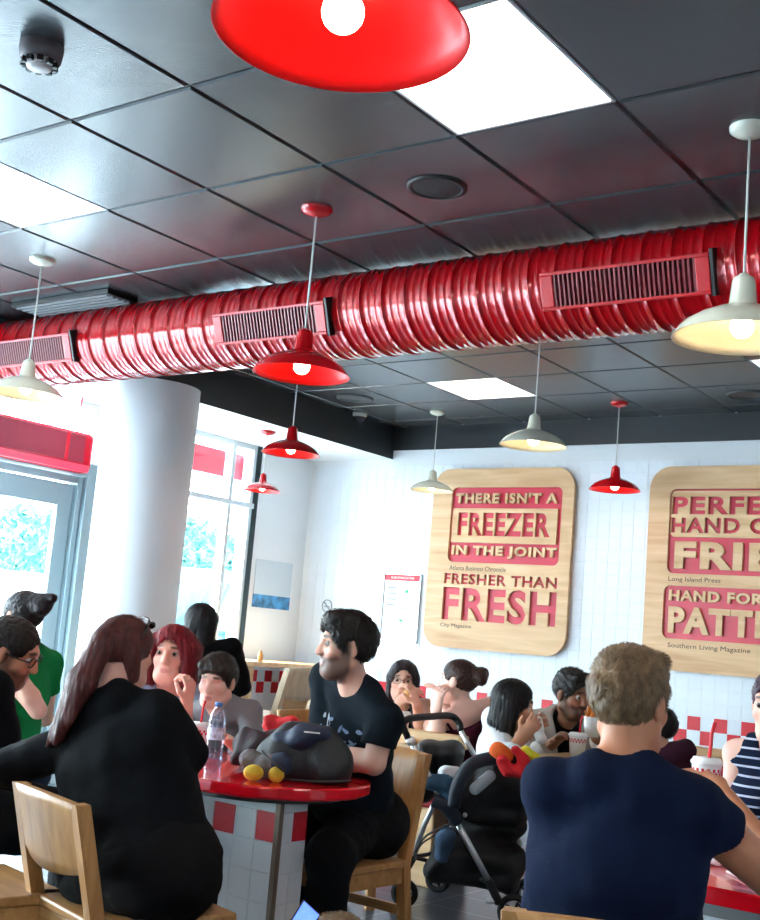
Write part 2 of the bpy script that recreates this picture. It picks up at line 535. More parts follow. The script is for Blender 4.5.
def hair_style(st, HF, hs, fv):
    """hair volume in head space: (prims to add with k, prims to take off with k, cutting half spaces in head space)"""
    add, sub, cuts = [], [], []
    e = lambda c, r: HF(ell(c, r)); rc = lambda a, b, r1, r2, fl=None: HF(rcone(a, b, r1, r2, fl))
    if st in ('short', 'quiff', 'crop', 'boy'):
        g = {'short': .006, 'quiff': .012, 'crop': .002, 'boy': .010}[st]
        add += [e((0, -.012, .032), (.080+g, .101+g, .088+g))]
        if st == 'quiff': add += [rc((-.035, .052, .098), (.035, .054, .098), .024, .024), e((0, .0, .10), (.065, .08, .034))]
        if st == 'boy': add += [rc((-.045, .062, .078), (.05, .062, .085), .022, .022), e((0, .0, .095), (.065, .08, .034))]
        if st == 'short': add += [rc((-.04, .05, .10), (.04, .05, .10), .022, .022), e((0, -.01, .09), (.062, .08, .036))]
        low = .062 if st == 'boy' else .074
        sub += [e((0, .112, low-.105), (.074 if st != 'boy' else .078, .085, .105)), e((.088, .004, -.008), (.03, .022, .036)), e((-.088, .004, -.008), (.03, .022, .036))]
        cuts += [((0, -.08, -.088), (0, .563, -.826)), ((0, .045, 0), (0, .83, -.56))]
    elif st == 'bob':
        add += [e((0, -.012, .030), (.093, .110, .100)), rc((-.074, .0, .03), (-.083, .012, -.095), .050, .040, (A3(0, 1, 0), 1.5)),
                rc((.074, .0, .03), (.083, .012, -.095), .050, .040, (A3(0, 1, 0), 1.5)), rc((0, -.06, .02), (0, -.06, -.09), .07, .05, (A3(1, 0, 0), 1.25))]
        sub += [e((0, .125, -.035), (.066, .125, .112)), e((0, .10, -.11), (.062, .11, .10))]
        cuts += [((0, 0, -.128), (0, .1, -1))]
    elif st in ('long', 'longback', 'sleek'):
        add += [e((0, -.012, .030), (.086, .106, .096))]
        L = {'long': .30, 'longback': .22, 'sleek': .30}[st]
        add += [rc((0, -.050, .02), (0, -.070 if st != 'sleek' else -.058, -.10), .058, .044, (A3(1, 0, 0), 1.3))] + ([rc((0, -.070, -.12), (0, -.095, -L), .042, .022, (A3(1, 0, 0), 1.8))] if st != 'sleek' else [rc((0, -.055, -.10), (.03, .0, -.34), .038, .018, (A3(1, 0, 0), 1.7))])
        for sx in (-1, 1):
            add += [rc((.066*sx, -.01, .02), (.075*sx, -.015, -.11), .028, .026, (A3(0, 1, 0), 1.5)), rc((.075*sx, -.015, -.11), (.085*sx, .01 if st != 'sleek' else .035, -L*(.9 if st != 'sleek' else 1.15)), .026, .014, (A3(0, 1, 0), 1.6))]
        sub += [e((0, .125, -.03), (.067, .13, .112)), rc((0, .08, -.1), (0, .09, -.5), .062, .06)]
    elif st in ('bun', 'updo'):
        add += [e((0, -.012, .032), (.083, .104, .092))]
        add += [e((0, -.115, .045), (.05, .045, .045)), e((.03, -.125, .065), (.03, .03, .03)), e((-.02, -.14, .03), (.028, .028, .03))]
        if st == 'updo': add += [rc((0, -.10, .06), (0, -.19, .075), .045, .02)]
        sub += [e((0, .112, -.03), (.076, .09, .105)), e((.09, .004, -.008), (.03, .022, .036)), e((-.09, .004, -.008), (.03, .022, .036))]
        cuts += [((0, -.08, -.078), (0, .563, -.826))]
    elif st == 'ponytail':
        add += [e((0, -.012, .032), (.085, .106, .095)), rc((0, -.06, .03), (0, -.092, .02), .05, .036)]
        add += [rc((-.0, -.100, .03), (-.020, -.140, -.12), .034, .042, (A3(1, 0, 0), 1.35)), rc((-.020, -.140, -.12), (-.070, -.165, -.33), .042, .014, (A3(1, 0, 0), 1.6)),
                rc((.0, -.12, -.03), (-.01, -.160, -.26), .026, .008), rc((-.03, -.140, -.1), (-.11, -.165, -.35), .024, .005),
                rc((.07, -.02, .0), (.072, .0, -.085), .03, .02)]
        sub += [e((0, .118, -.03), (.076, .09, .108))]
    elif st == 'top':
        add += [e((0, -.012, .032), (.088, .108, .098))]
    return add, sub, cuts

def hair_strands(ho, V, Q, Hc, Rh, S, style, m, count, seed):
    """fine tapered locks lying along the hair surface, so that hair reads as strands"""
    from mathutils.kdtree import KDTree
    rng = np.random.default_rng(seed)
    N = np.cross(V[Q[:, 2]]-V[Q[:, 0]], V[Q[:, 3]]-V[Q[:, 1]])
    vn = np.zeros_like(V)
    for k in range(4): np.add.at(vn, Q[:, k], N)
    vn /= np.maximum(np.linalg.norm(vn, axis=1), 1e-12)[:, None]
    kd = KDTree(len(V))
    for i, p in enumerate(V): kd.insert(p, i)
    kd.balance()
    longh = style in ('long', 'sleek', 'longback', 'bob', 'ponytail')
    count = count or 1500
    step = (.022 if longh else {'crop': .004, 'short': .0075, 'boy': .011, 'quiff': .010}.get(style, .010))*S
    ns = 5 if longh else 4
    crown = Hc+Rh@(A3(0, -.045, .13)*S); fwd = Rh[:, 1]; up = Rh[:, 2]
    tie = Hc+Rh@(A3(0, -.11, .03)*S)
    verts, quads = [], []
    for i in rng.choice(len(V), min(count, len(V)), replace=False):
        p = V[i].copy(); n = vn[i]; pts = []
        w = rng.uniform(.0009, .0017)*S*(1.3 if longh else 1)
        jit = rng.normal(0, .28, 3)
        idx = i
        for k in range(ns):
            n = vn[idx]
            rel = p-crown
            if style in ('bun', 'updo', 'ponytail') and (p-Hc)@Rh[:, 1] > -.10*S: flow = tie-p
            elif longh: flow = np.array([0, 0, -1.0])+.25*rel/max(np.linalg.norm(rel), 1e-6)
            elif style == 'boy' : flow = fwd*.9+rel/.1-up*.2
            elif style == 'quiff': flow = (fwd*.6+up*.5 if (p-Hc)@fwd > .0 and (p-Hc)@up > .05*S else -up+rel/.12*.4)
            elif style == 'short': flow = (fwd*.8+up*.35+rel/.2 if (p-Hc)@up > .06*S else -up+rel/.12*.4)
            else: flow = -up*.8+rel/.12*.6
            flow = flow/np.linalg.norm(flow)+jit*(1.0 if not longh else .45)
            flow = flow-n*(flow@n); flow /= max(np.linalg.norm(flow), 1e-6)
            lift = ((.0005+.0012*k) if longh else (.0003+.0016*k*(1.6 if style in ('quiff', 'boy', 'short') else .6)))*S
            side = np.cross(flow, n)
            pts.append((p+n*lift, side*w*(1-(k/(ns-1))**2*.9)))
            p = p+flow*step
            co, idx, _ = kd.find(p); p = np.array(co)*.7+p*.3
        b = len(verts)
        for c, s_ in pts: verts += [c-s_, c+s_]
        for k in range(ns-1): quads.append((b+2*k, b+2*k+1, b+2*k+3, b+2*k+2))
    o = link('strands', np_mesh('strands', np.array(verts), np.array(quads)), m, ho)
    return o

def person(label, head, pel, yaw, s=1.0, skin='fair', h=.008, hf=.0055, hyaw=0, hpitch=0, hroll=0, hs=1.0,
           wide=1.0, bust=0.0, belly=0.0, hip=1.0, arms=None, legs=None, hair='short', hairc='2a1d16', hair_mat=None, beard=0.0, beardc='2b1c14',
           shz=.447, drape=0.0, shw=1.0, neck_r=1.0, cami_cut=.375, strands=None, shirt=None, sleeve=.5, trousers=None, shoes='1b1b1d', hem=-.10, neck=.075, eyes=True, shut=False, lids=True, brow='2a1c15', lipc=(.72, .40, .38),
           cami=None, jacket=None, group=None, rip=.0035, seed=1, arm_r=1.0, leg_on=True, tw=0.0, collar=0.0):
    P = np.array(pel, float); c, sn = math.cos(yaw), math.sin(yaw)
    def loc(p): v = np.array(p, float)-P; return A3(c*v[0]+sn*v[1], -sn*v[0]+c*v[1], v[2])
    def vec(v): return A3(c*v[0]+sn*v[1], -sn*v[0]+c*v[1], v[2])
    Hc = loc(head)
    Rh = rotm(hyaw, hpitch, hroll); S = hs*s
    nb = Hc - A3(0, .030, .138)*s - Rh[:, 1]*.012*s                 # base of the neck
    tu = unit(nb); L = np.linalg.norm(nb); q = L/.5
    ty = math.radians(tw); x0 = A3(math.cos(ty), math.sin(ty), 0)
    tr = unit(x0-tu*(x0@tu)); tf = np.cross(tu, tr)
    w = wide*s
    def T(x, y, z): return tr*x*w + tf*y*s + tu*z*q
    sh = {k: T(k*.166*shw, -.008, shz) for k in (-1, 1)}
    body, cloth = [], []                                            # (prim, k)
    tor = [lambda o: (rcone(A3(0, 0, -.03), T(0, .004, .16), .116*s*hip+o, .096*s*(1+belly*.5)+o, (tr, 1.42)), .035),
           lambda o: (rcone(T(0, .006, .16), T(0, .0, .32), .098*s*(1+belly*.5)+o, .106*s+o, (tr, 1.36*wide)), .035),
           lambda o: (rcone(T(0, -.004, .32), T(0, -.012, .42), .106*s+o, .066*s+o, (tr, 1.5*wide)), .03),
           lambda o: (rcone(sh[-1], sh[1], .046*s+o, .046*s+o), .03),
           lambda o: (rcone(T(-.045, -.018, .50), sh[-1]+tu*.006, .036*s+o*.6, .036*s+o), .03),
           lambda o: (rcone(T(.045, -.018, .50), sh[1]+tu*.006, .036*s+o*.6, .036*s+o), .03),
           lambda o: (ell(A3(-.085*s*hip, -.035*s, -.035*s), A3(.115*hip, .125, .10)*s+o), .05),
           lambda o: (ell(A3(.085*s*hip, -.035*s, -.035*s), A3(.115*hip, .125, .10)*s+o), .05)]
    tor.append(lambda o: (rcone(T(-.046, -.032, .482), T(.046, -.032, .482), .042*s+o, .042*s+o), .025))
    if bust:
        for k in (-1, 1): tor.append(lambda o, k=k: (ell(T(k*.078, .085, .30), A3(1, 1, 1)*(.062+.03*bust)*s+o), .05))
    if belly: tor.append(lambda o: (ell(T(0, .06, .12), A3(.15*wide, .12, .13)*s*(.8+.4*belly)+o), .06))
    for t in tor: body.append(t(0.0))
    body.append((rcone(T(0, -.012, .46), Hc-Rh[:, 2]*.055*S-Rh[:, 1]*.018*S, .054*s*neck_r, .049*s*neck_r), .03))
    # arms
    fine = [(Hc-.14*S, Hc+.15*S)]
    arms = arms or {}
    segs = {}
    for k in (-1, 1):
        a = arms.get(k, {})
        wr = loc(a['w']) if 'w' in a else T(k*.20, .22, .12)
        hint = vec(a['hint']) if 'hint' in a else A3(k*.6, -.5, -1)
        el = loc(a['el']) if 'el' in a else bend(sh[k], wr, .285*s, .255*s, hint)
        segs[k] = (sh[k], el, wr)
        ar = arm_r
        body += [(rcone(sh[k], el, .045*s*ar, .037*s*ar), .012), (rcone(el, el+(wr-el)*.35, .037*s*ar, .040*s*ar), .015), (rcone(el+(wr-el)*.35, wr, .040*s*ar, .026*s), .015)]
        if a.get('hand', True):
            d = vec(a['d']) if 'd' in a else unit(wr-el)
            n = vec(a['n']) if 'n' in a else A3(0, 0, -1)
            body += hand_prims(wr, d, n, s*a.get('hs', 1.0), a.get('curl', .5), a.get('ts', -k), a.get('th', .4))
            m = wr+unit(d)*.08*s; fine.append((m-.11*s, m+.11*s))
    # legs
    legs = legs or {}
    lseg = {}
    if leg_on:
        for k in (-1, 1):
            g = legs.get(k, {})
            hp = A3(k*.088*s*hip, .02*s, -.015*s)
            kn = loc(g['k']) if 'k' in g else A3(k*.13*s, .43*s, -.01*s)
            an = loc(g['a']) if 'a' in g else A3(k*.13*s, .40*s, -(P[2]-.075))
            ft = vec(g['f']) if 'f' in g else A3(k*.15, 1, 0)
            toe = an + unit(ft)*.16*s - A3(0, 0, .035)
            lseg[k] = (hp, kn, an, toe)
            body += [(rcone(hp, kn, .085*s*hip, .055*s*(.5+.5*hip)), .03), (rcone(kn, kn+(an-kn)*.3, .053*s, .055*s), .02), (rcone(kn+(an-kn)*.3, an, .055*s, .036*s), .02),
                     (rcone(an-A3(0, 0, .03), toe, .035*s, .026*s, (A3(1, 0, 0), 1.25)), .02)]
    # head
    HF = lambda p: framed(p, Hc, Rh, S)
    hp_ = [(ell((0, -.012, .030), (.076, .096, .085)), .02), (ell((0, .022, -.030), (.063, .070, .085)), .03),
           (rcone((-.022, .058, -.088), (.022, .058, -.088), .026, .026), .03), (rcone((-.05, .0, -.06), (-.018, .055, -.092), .026, .024), .025), (rcone((.05, .0, -.06), (.018, .055, -.092), .026, .024), .025),
           (rcone((0, .086, .020), (0, .104, -.022), .008, .0125), .012), (ell((-.011, .098, -.026), (.009, .010, .008)), .006), (ell((.011, .098, -.026), (.009, .010, .008)), .006),
           (rcone((-.040, .070, .034), (-.012, .084, .032), .009, .010), .015), (rcone((.040, .070, .034), (.012, .084, .032), .009, .010), .015),
           (ell((-.042, .060, -.022), (.020, .018, .020)), .02), (ell((.042, .060, -.022), (.020, .018, .020)), .02),
           (ell((-.079, -.004, -.004), (.009, .020, .032)), .008), (ell((.079, -.004, -.004), (.009, .020, .032)), .008)]
    for p, k in hp_: body.append((HF(p), k*S))
    lips = [(rcone((-.019, .085, -.0555), (.019, .085, -.0555), .0065, .0065), .006), (rcone((-.014, .086, -.0665), (.014, .086, -.0665), .0075, .0075), .006)]
    lo = np.min([p[1] for p, k in body], 0)-.03; hi = np.max([p[2] for p, k in body], 0)+.03
    F = Field(lo, hi, h, fine, hf)
    for p, k in body: F.apply(p, k)
    for k in (-1, 1): F.apply(HF(ell((k*.032, .092, .010), (.019, .018, .012))), .010*S, 's')
    for p, k in lips: F.apply(HF(p), k*S)
    if lids:
        for k in (-1, 1):
            zl = -.004 if shut else .0025
            F.apply(HF(clip_prim(ell((k*.032, .074, .010), (.0160, .0150, .0145)), [((0, 0, .010+zl-.001), (0, .25, -1))])), .003*S)
            F.apply(HF(clip_prim(ell((k*.032, .0735, .010), (.0155, .0148, .0140)), [((0, 0, .0050), (0, .2, 1))])), .003*S)
    V, Q = F.mesh(); V = smooth_verts(V, Q, 1, .4)
    # skin tones, lips, brows and beard
    q3 = (V-Hc) @ Rh / S; x, y, z = np.abs(q3[:, 0]), q3[:, 1], q3[:, 2]
    colr = np.tile(lin(SKIN[skin]), (len(V), 1))
    inh = (np.abs(q3).max(1) < .16)
    def mix(m, cc, a=1.0):
        m = np.clip(m, 0, 1)[:, None]*a; colr[:] = colr*(1-m)+np.array(cc)*m
    mix(inh*np.exp(-(((x-.045)/.022)**2+((z+.028)/.02)**2))*(y > .03), lin((.86, .50, .44)), .35)
    if beard:
        jaw = np.clip((-.022-z-np.clip(.055-y, 0, 1)*.0)/.02, 0, 1)*np.clip((y-(-.005))/.02, 0, 1)*(z > -.135)
        side = np.clip((x-.05)/.008, 0, 1)*np.clip((.03-z)/.02, 0, 1)*np.clip((y+.002)/.01, 0, 1)*np.clip((.05-y)/.02, 0, 1)
        cheek = np.clip((.052-x)/.01, 0, 1)*np.clip((z+.045)/.015, 0, 1)*np.clip((x-.02)/.01, 0, 1)
        mk = inh*np.maximum(jaw*(1-cheek), side)
        mix(mk, lin([int(beardc[i:i+2], 16)/255 for i in (0, 2, 4)]), beard)
    mix(inh*np.clip(2*(1-((x/.022)**2+((z+.061)/.0115)**2)), 0, 1)*(y > .07), lin(lipc), .62)
    if brow: mix(inh*(y > .05)*np.clip(1.6-((x-.032)/.017)**2-((z-.036-(.032-x)*.1)/.0055)**2, 0, 1), lin([int(brow[i:i+2], 16)/255 for i in (0, 2, 4)]), .9)
    root = link('person', np_mesh('person', V, Q, colr), mat('skin', (.8, .6, .5), .48, attr=True, bump=.08, bscale=300, sss=.12))
    root.location = P; root.rotation_euler = (0, 0, yaw)
    tag(root, label, 'person', group)
    if shut: mix(inh*(y > .05)*np.clip(1.5-((x-.032)/.014)**2-((z-.003-((x-.032)/.014)**2*.003)/.0028)**2, 0, 1), lin((.18, .10, .08)), .85)
    # eyes
    if eyes and not shut:
        for k in (-1, 1):
            bm = B(); sph(bm, (0, 0, 0), .0122*S, 20, 14)
            for f in bm.faces:
                d = f.calc_center_median().normalized(); f.material_index = 0
                dd = math.acos(max(-1, min(1, d.y)))
                f.material_index = 2 if dd < .30 else (1 if dd < .72 else 0)
            e = obj('eye', bm, [mat('eye_white', 'b5aca6', .2), mat('iris', '4a3524', .2), mat('pupil', '0c0a0a', .15)], root, True)
            p = Hc+Rh@(A3(k*.032, .0755, .010)*S)
            e.matrix_local = Matrix.Translation(Vector([float(v) for v in p])) @ Matrix(Rh.tolist()).to_4x4()
    # hair
    if hair:
        add, sub, cuts = hair_style(hair, HF, S, None)
        lo = np.min([p[1] for p in add], 0)-.03; hi = np.max([p[2] for p in add], 0)+.03
        F = Field(lo, hi, max(hf*.9, .004))
        for p in add: F.apply(p, .02*S)
        for p in sub: F.apply(p, .012*S, 's')
        for o, n in cuts: F.cut(Hc+Rh@(np.array(o)*S), Rh@np.array(n))
        st = (1, 1, .25) if hair in ('long', 'longback', 'sleek', 'bob', 'ponytail') else (1, 1, .8)
        F.ripple(.0014*S, 210, seed, st)
        F.ripple(.0013*S, 430, seed+3, st)
        V2, Q2 = F.mesh(); V2 = smooth_verts(V2, Q2, 1, .3)
        longh = hair in ('long', 'sleek', 'longback', 'bob', 'ponytail')
        hm = hair_mat or mat('hair_'+hairc, hairc, .45, var=.45, vscale=70, bump=.3, bscale=120, spec=.35, stretch=(1, 1, .15 if longh else .6))
        ho = link('hair', np_mesh('hair', V2, Q2), hm, root)
        hair_strands(ho, V2, Q2, Hc, Rh, S, hair, hm, strands, seed)
    # clothes
    def garment(name, prims, m, subs=(), cuts=(), amp=rip, sd=seed, hh=None, kk=None):
        lo = np.min([p[1] for p, k in prims], 0)-.03; hi = np.max([p[2] for p, k in prims], 0)+.03
        F = Field(lo, hi, hh or h)
        for p, k in prims: F.apply(p, k)
        F.ripple(amp, 17, sd); F.ripple(amp*.55, 38, sd+2); F.ripple(amp*.3, 75, sd+4)
        for p, k in subs: F.apply(p, k, 's')
        for o, n in cuts: F.cut(o, n)
        V, Q = F.mesh(); V = smooth_verts(V, Q, 1, .5)
        return link(name, np_mesh(name, V, Q), m, root)
    def sleeve_prims(k, fr, o, loose=.012):
        a, e, wv = segs[k]; out = []
        if fr <= 0: return out
        if fr <= 1.0:
            tip = a+(e-a)*fr; d = unit(e-a)
            out.append((clip_prim(rcone(a, e+d*.02, .046*s*arm_r+o, .040*s*arm_r+o+loose), [(tip, d)]), .014))
        else:
            out.append((rcone(a, e, .046*s*arm_r+o, .040*s*arm_r+o), .014))
            d = unit(wv-e); tip = e+(wv-e)*(fr-1.0)
            out.append((clip_prim(rcone(e, wv+d*.02, .040*s*arm_r+o, .030*s+o), [(tip, d)]), .014))
        return out
    if shirt is not None:
        o = .013*s
        pr = [t(o) for t in tor]
        for k in (-1, 1): pr += sleeve_prims(k, sleeve, o)
        if drape:
            for k in (-1, 1): pr.append((rcone(T(k*.118, -.005, .38), T(k*.118, .0, .0), .058*s*drape, .070*s*drape), .03))
        nbp = T(0, -.010, .50)
        sb = [(rcone(nbp+tu*.040+tf*.036, nbp+tu*.14+tf*.045, neck*s*.74, neck*s*1.0), .008)]
        if sleeve == 0:
            for k in (-1, 1): sb.append((rcone(sh[k]+tr*k*.03*s, sh[k]+tr*k*.03*s-tu*.05*s+tu*.08, .062*s, .075*s), .012))
        ct = [(A3(0, 0, hem*s), A3(0, 0, -1))]
        garment('shirt', pr, shirt, sb, ct)
    if cami is not None:
        o = .011*s
        pr = [t(o) for t in tor]
        ct = [(A3(0, 0, hem*s), A3(0, 0, -1)), (T(0, 0, cami_cut), tu)]
        g = garment('camisole', pr, cami, (), ct)
        for k in (-1, 1):
            bm = B()
            pts = [T(k*.085, .105, cami_cut-.03), T(k*.095, .085, .43), T(k*.105, .0, .497), T(k*.09, -.085, .45), T(k*.06, -.112, cami_cut-.02)]
            tube(bm, smooth_path(pts, 6), .008*s, 8); obj('strap', bm, cami, g, True)
    if jacket is not None:
        o = .030*s
        pr = [t(o) for t in tor]
        for k in (-1, 1): pr += sleeve_prims(k, 1.92, o*.8)
        pr += [(rcone(T(-.05, -.05, .50), T(.05, -.05, .50), .03*s, .03*s), .03), (rcone(T(-.05, -.05, .50), T(-.075, .06, .40), .028*s, .02*s), .02), (rcone(T(.05, -.05, .50), T(.075, .06, .40), .028*s, .02*s), .02)]
        nbp = T(0, -.008, .50)
        sb = [(rcone(nbp-tu*.02+tf*.015, nbp+tu*.14+tf*.03, .068*s, .09*s), .012),
              (rbox((0, 0, 0), (.065*s, .2*s, .5*s), .02), .02)]
        R = np.stack([tr, tf, tu], 1); cc = T(0, .20, .22)
        sb[1] = (rbox(cc, (.062*s, .17*s, .42*s), .02, R), .02)
        garment('jacket', pr, jacket, sb, [(A3(0, 0, hem*s), A3(0, 0, -1))], amp=.005)
    if trousers is not None and leg_on:
        o = .020*s; pr = []
        for k in (-1, 1):
            hp2, kn, an, toe = lseg[k]; d = unit(an-kn)
            pr += [(rcone(hp2, kn, .090*s*hip+o, .062*s*(.5+.5*hip)+o), .03), (clip_prim(rcone(kn, an+d*.05, .062*s+o, .046*s+o), [(an-d*.0, d)]), .03)]
        pr += [(clip_prim(rcone(A3(0, 0, -.03), T(0, .004, .14), .116*s*hip+o*.8, .098*s+o*.8, (tr, 1.42)), [(T(0, 0, .12), tu)]), .035), tor[6](o), tor[7](o)]
        garment('trousers', pr, trousers, (), (), amp=rip*1.1, sd=seed+5)
        for k in (-1, 1):
            hp2, kn, an, toe = lseg[k]
            soft('shoe', [rcone(an-A3(0, 0, .035), toe-A3(0, 0, .004), .044*s, .034*s, (A3(1, 0, 0), 1.2)), rcone(an, an-A3(0, 0, .02), .043*s, .045*s)], .008, mat('shoe_'+shoes, shoes, .5), root,
                 cuts=[(A3(0, 0, -P[2]+.004), A3(0, 0, -1))])
    return dict(o=root, name=label, Hc=Hc, Rh=Rh, S=S, T=T, tr=tr, tf=tf, tu=tu, loc=loc, vec=vec, segs=segs, P=P, s=s)

def head_child(p, name, bm, m, smooth=True):
    """a part given in head space (metres of an adult head)"""
    o = obj(name, bm, m, p['o'], smooth)
    o.matrix_local = Matrix.Translation(Vector([float(v) for v in p['Hc']])) @ Matrix((p['Rh']*p['S']).tolist()).to_4x4()
    return o

def spectacles(p, m, rim=.0022, dz=0.0, up=0.0, lens=None, name='spectacles', wide=1.0):
    bm = B()
    for k in (-1, 1):
        pts = []
        for i in range(20):
            a = 2*PI*i/20
            pts.append((k*.034*wide+.025*wide*math.cos(a), .098-abs(.025*math.cos(a)+.034)*.10, .008+dz+.018*math.sin(a)))
        pts.append(pts[0]); tube(bm, pts, rim, 6, False)
        tube(bm, [(k*.060*wide, .089, .012+dz), (k*.078, .06, .012+dz), (k*.083, -.005, .012+dz), (k*.081, -.03, -.008+dz)], rim, 6)
    tube(bm, [(-.011, .098, .012+dz), (0, .101, .014+dz), (.011, .098, .012+dz)], rim, 6)
    o = head_child(p, name, bm, m)
    if lens is not None:
        bm = B()
        for k in (-1, 1):
            vs = [bm.verts.new((k*.034*wide+.024*wide*math.cos(2*PI*i/20), .097-abs(.024*math.cos(2*PI*i/20)+.034)*.10, .008+dz+.017*math.sin(2*PI*i/20))) for i in range(20)]
            bm.faces.new(vs)
        obj('lens', bm, lens, o)
    return o

def on_cloth(p, garment, name, loops, m, origin, ux, uz, lift=.0025):
    """flat print laid onto a garment: outlines in metres around origin, dropped along the chest direction"""
    from mathutils.bvhtree import BVHTree
    g = [c for c in bpy.data.objects if c.parent == p['o'] and c.name.split('.')[0] == garment][0]
    bv = BVHTree.FromPolygons([v.co.copy() for v in g.data.vertices], [tuple(f.vertices) for f in g.data.polygons])
    t = fill(name, loops, 0, .0005, m, p['o'])
    bm = bmesh.new(); bm.from_mesh(t.data)
    bmesh.ops.subdivide_edges(bm, edges=[e for e in bm.edges if e.calc_length() > .02], cuts=2)
    d = np.cross(uz, ux); d = -d/np.linalg.norm(d)          # out of the chest
    d = d if d @ p['tf'] > 0 else -d
    for v in bm.verts:
        q = origin+ux*v.co.x+uz*v.co.y
        h = bv.ray_cast(Vector([float(x) for x in q+d*.25]), Vector([float(-x) for x in d]))
        if h[0] is not None: v.co = h[0]+Vector([float(x) for x in d])*lift
        else: v.co = Vector([float(x) for x in q])
    bm.to_mesh(t.data); bm.free(); t.matrix_local = Matrix.Identity(4)
    return t
# ------------------------------------------------------------------ the room
H1, H2 = HC+1.73811, HC+1.8737            # front and rear ceiling
XW, XB, YB = -7.10, -6.18, 8.536          # window wall, bulkhead face, back wall
XR, YF = 3.2, -3.6
OX, OY, TX, TY = -3.98946, 2.5415, .6, .7007
YS = 4.66                                 # where the ceiling steps up, above the duct

white_wall = mat('white_paint', 'e9eef2', .55, var=.015, vscale=3)
dark_paint = mat('dark_paint', '23282c', .5)
tile_black = mat('ceiling_tile', '3d4245', .27, var=.05, vscale=1.5, bump=.03, bscale=220, spec=.75)
red_gloss = mat('red_enamel', 'c00713', .22, coat=.3)
chrome = mat('chrome', 'd6d9dc', .22, 1.0)
alu = mat('aluminium', 'c3c8cc', .35, .9)
black_plastic = mat('black_plastic', '131416', .45)
white_plastic = mat('white_plastic', 'e8e8e4', .4)
maple = wood('maple_board', 'c2966a', 'e0bd92', 'x', .55, .5)
oak_x = wood('oak_x', '9a6a38', 'c3935a', 'x', .8, .4)
oak_z = wood('oak_z', '946231', 'bd8b52', 'z', .8, .4)
pale_wood = wood('pale_wood', 'c79d6a', 'e2c093', 'x', .7, .45)

# floor of slate tiles
def tile_floor():
    m = bpy.data.materials.new('slate_floor'); m.use_nodes = True
    N = m.node_tree.nodes; L = m.node_tree.links; b = N['Principled BSDF']
    tc = N.new('ShaderNodeTexCoord'); mp = N.new('ShaderNodeMapping'); mp.inputs['Location'].default_value = (-.35, -5.37+.6*8, 0)
    L.new(tc.outputs['Object'], mp.inputs['Vector'])
    br = N.new('ShaderNodeTexBrick'); br.offset = 0.0; br.squash = 1.0
    br.inputs['Scale'].default_value = 1.0; br.inputs['Brick Width'].default_value = .6; br.inputs['Row Height'].default_value = .3
    br.inputs['Mortar Size'].default_value = .004; br.inputs['Mortar Smooth'].default_value = .1
    br.inputs['Color1'].default_value = srgb('36434e'); br.inputs['Color2'].default_value = srgb('3f4d59'); br.inputs['Mortar'].default_value = srgb('8d959b')
    L.new(mp.outputs['Vector'], br.inputs['Vector'])
    n = N.new('ShaderNodeTexNoise'); n.inputs['Scale'].default_value = 5; n.inputs['Detail'].default_value = 6
    L.new(tc.outputs['Object'], n.inputs['Vector'])
    mr = N.new('ShaderNodeMapRange'); mr.inputs['To Min'].default_value = .75; mr.inputs['To Max'].default_value = 1.25
    L.new(n.outputs['Fac'], mr.inputs['Value'])
    v = N.new('ShaderNodeVectorMath'); v.operation = 'SCALE'; L.new(br.outputs['Color'], v.inputs[0]); L.new(mr.outputs['Result'], v.inputs['Scale'])
    L.new(v.outputs['Vector'], b.inputs['Base Color']); b.inputs['Roughness'].default_value = .32
    return m
bm = B(); box(bm, (XW-.2, YF-.2, -.12), (XR+.2, YB+.2, 0)); struct('floor', bm, tile_floor())

def tile_quad(bm, o, ux, uy, nrm, w, h, mi, t=.0025, gap=.0008, bev=.0012):
    """one glazed tile with eased edges standing t proud of its wall"""
    o = Vector(o)+ux*gap+uy*gap; w -= 2*gap; h -= 2*gap
    a = [bm.verts.new(o+ux*x+uy*y) for x, y in ((0, 0), (w, 0), (w, h), (0, h))]
    c = [bm.verts.new(o+ux*x+uy*y+nrm*t) for x, y in ((bev, bev), (w-bev, bev), (w-bev, h-bev), (bev, h-bev))]
    for f in [bm.faces.new(c)]+[bm.faces.new((a[i], a[(i+1) % 4], c[(i+1) % 4], c[i])) for i in range(4)]: f.material_index = mi

white_tile = mat('white_tile', 'e0e8f0', .5, var=.012, vscale=12)
red_tile = mat('red_tile', 'cf1026', .4, var=.05, vscale=12)
grout = mat('grout', 'dfe5ea', .8)
# back wall: plaster with glazed tiles, two courses of red and white checks at two heights
bm = B(); box(bm, (XW-.2, YB, 0), (XR+.2, YB+.15, H2+.1))
Zt = HC+.374*1.0
ztop = HC-.374+.0
ux, uz, ny = Vector((1, 0, 0)), Vector((0, 0, 1)), Vector((0, -1, 0))
x0 = -3.333-.1*38
nr = 0
for i in range(64):
    for j in range(-19, 9):
        z = ztop-.1*(j+1)
        if z < .02: continue
        j = j
        red = (j in (0, 1) or j in (4, 5)) and (i+j) % 2 == 0
        x = x0+.1*i
        if x < XW+.01 or x > XR-.1: continue
        tile_quad(bm, (x, YB, z), ux, uz, ny, .1, .1, 2 if red else 1)
struct('wall_back', bm, [grout, white_tile, red_tile])
bm = B(); box(bm, (XB, YB-.012, HC+1.665), (XR, YB+.02, H2)); struct('trim_1', bm, dark_paint)
bm = B(); box(bm, (XW, YF-.15, 0), (XR+.15, YF, H2)); struct('wall_front', bm, white_wall)
bm = B(); box(bm, (XR, YF-.15, 0), (XR+.15, YB+.15, H2)); struct('wall_right', bm, white_wall)

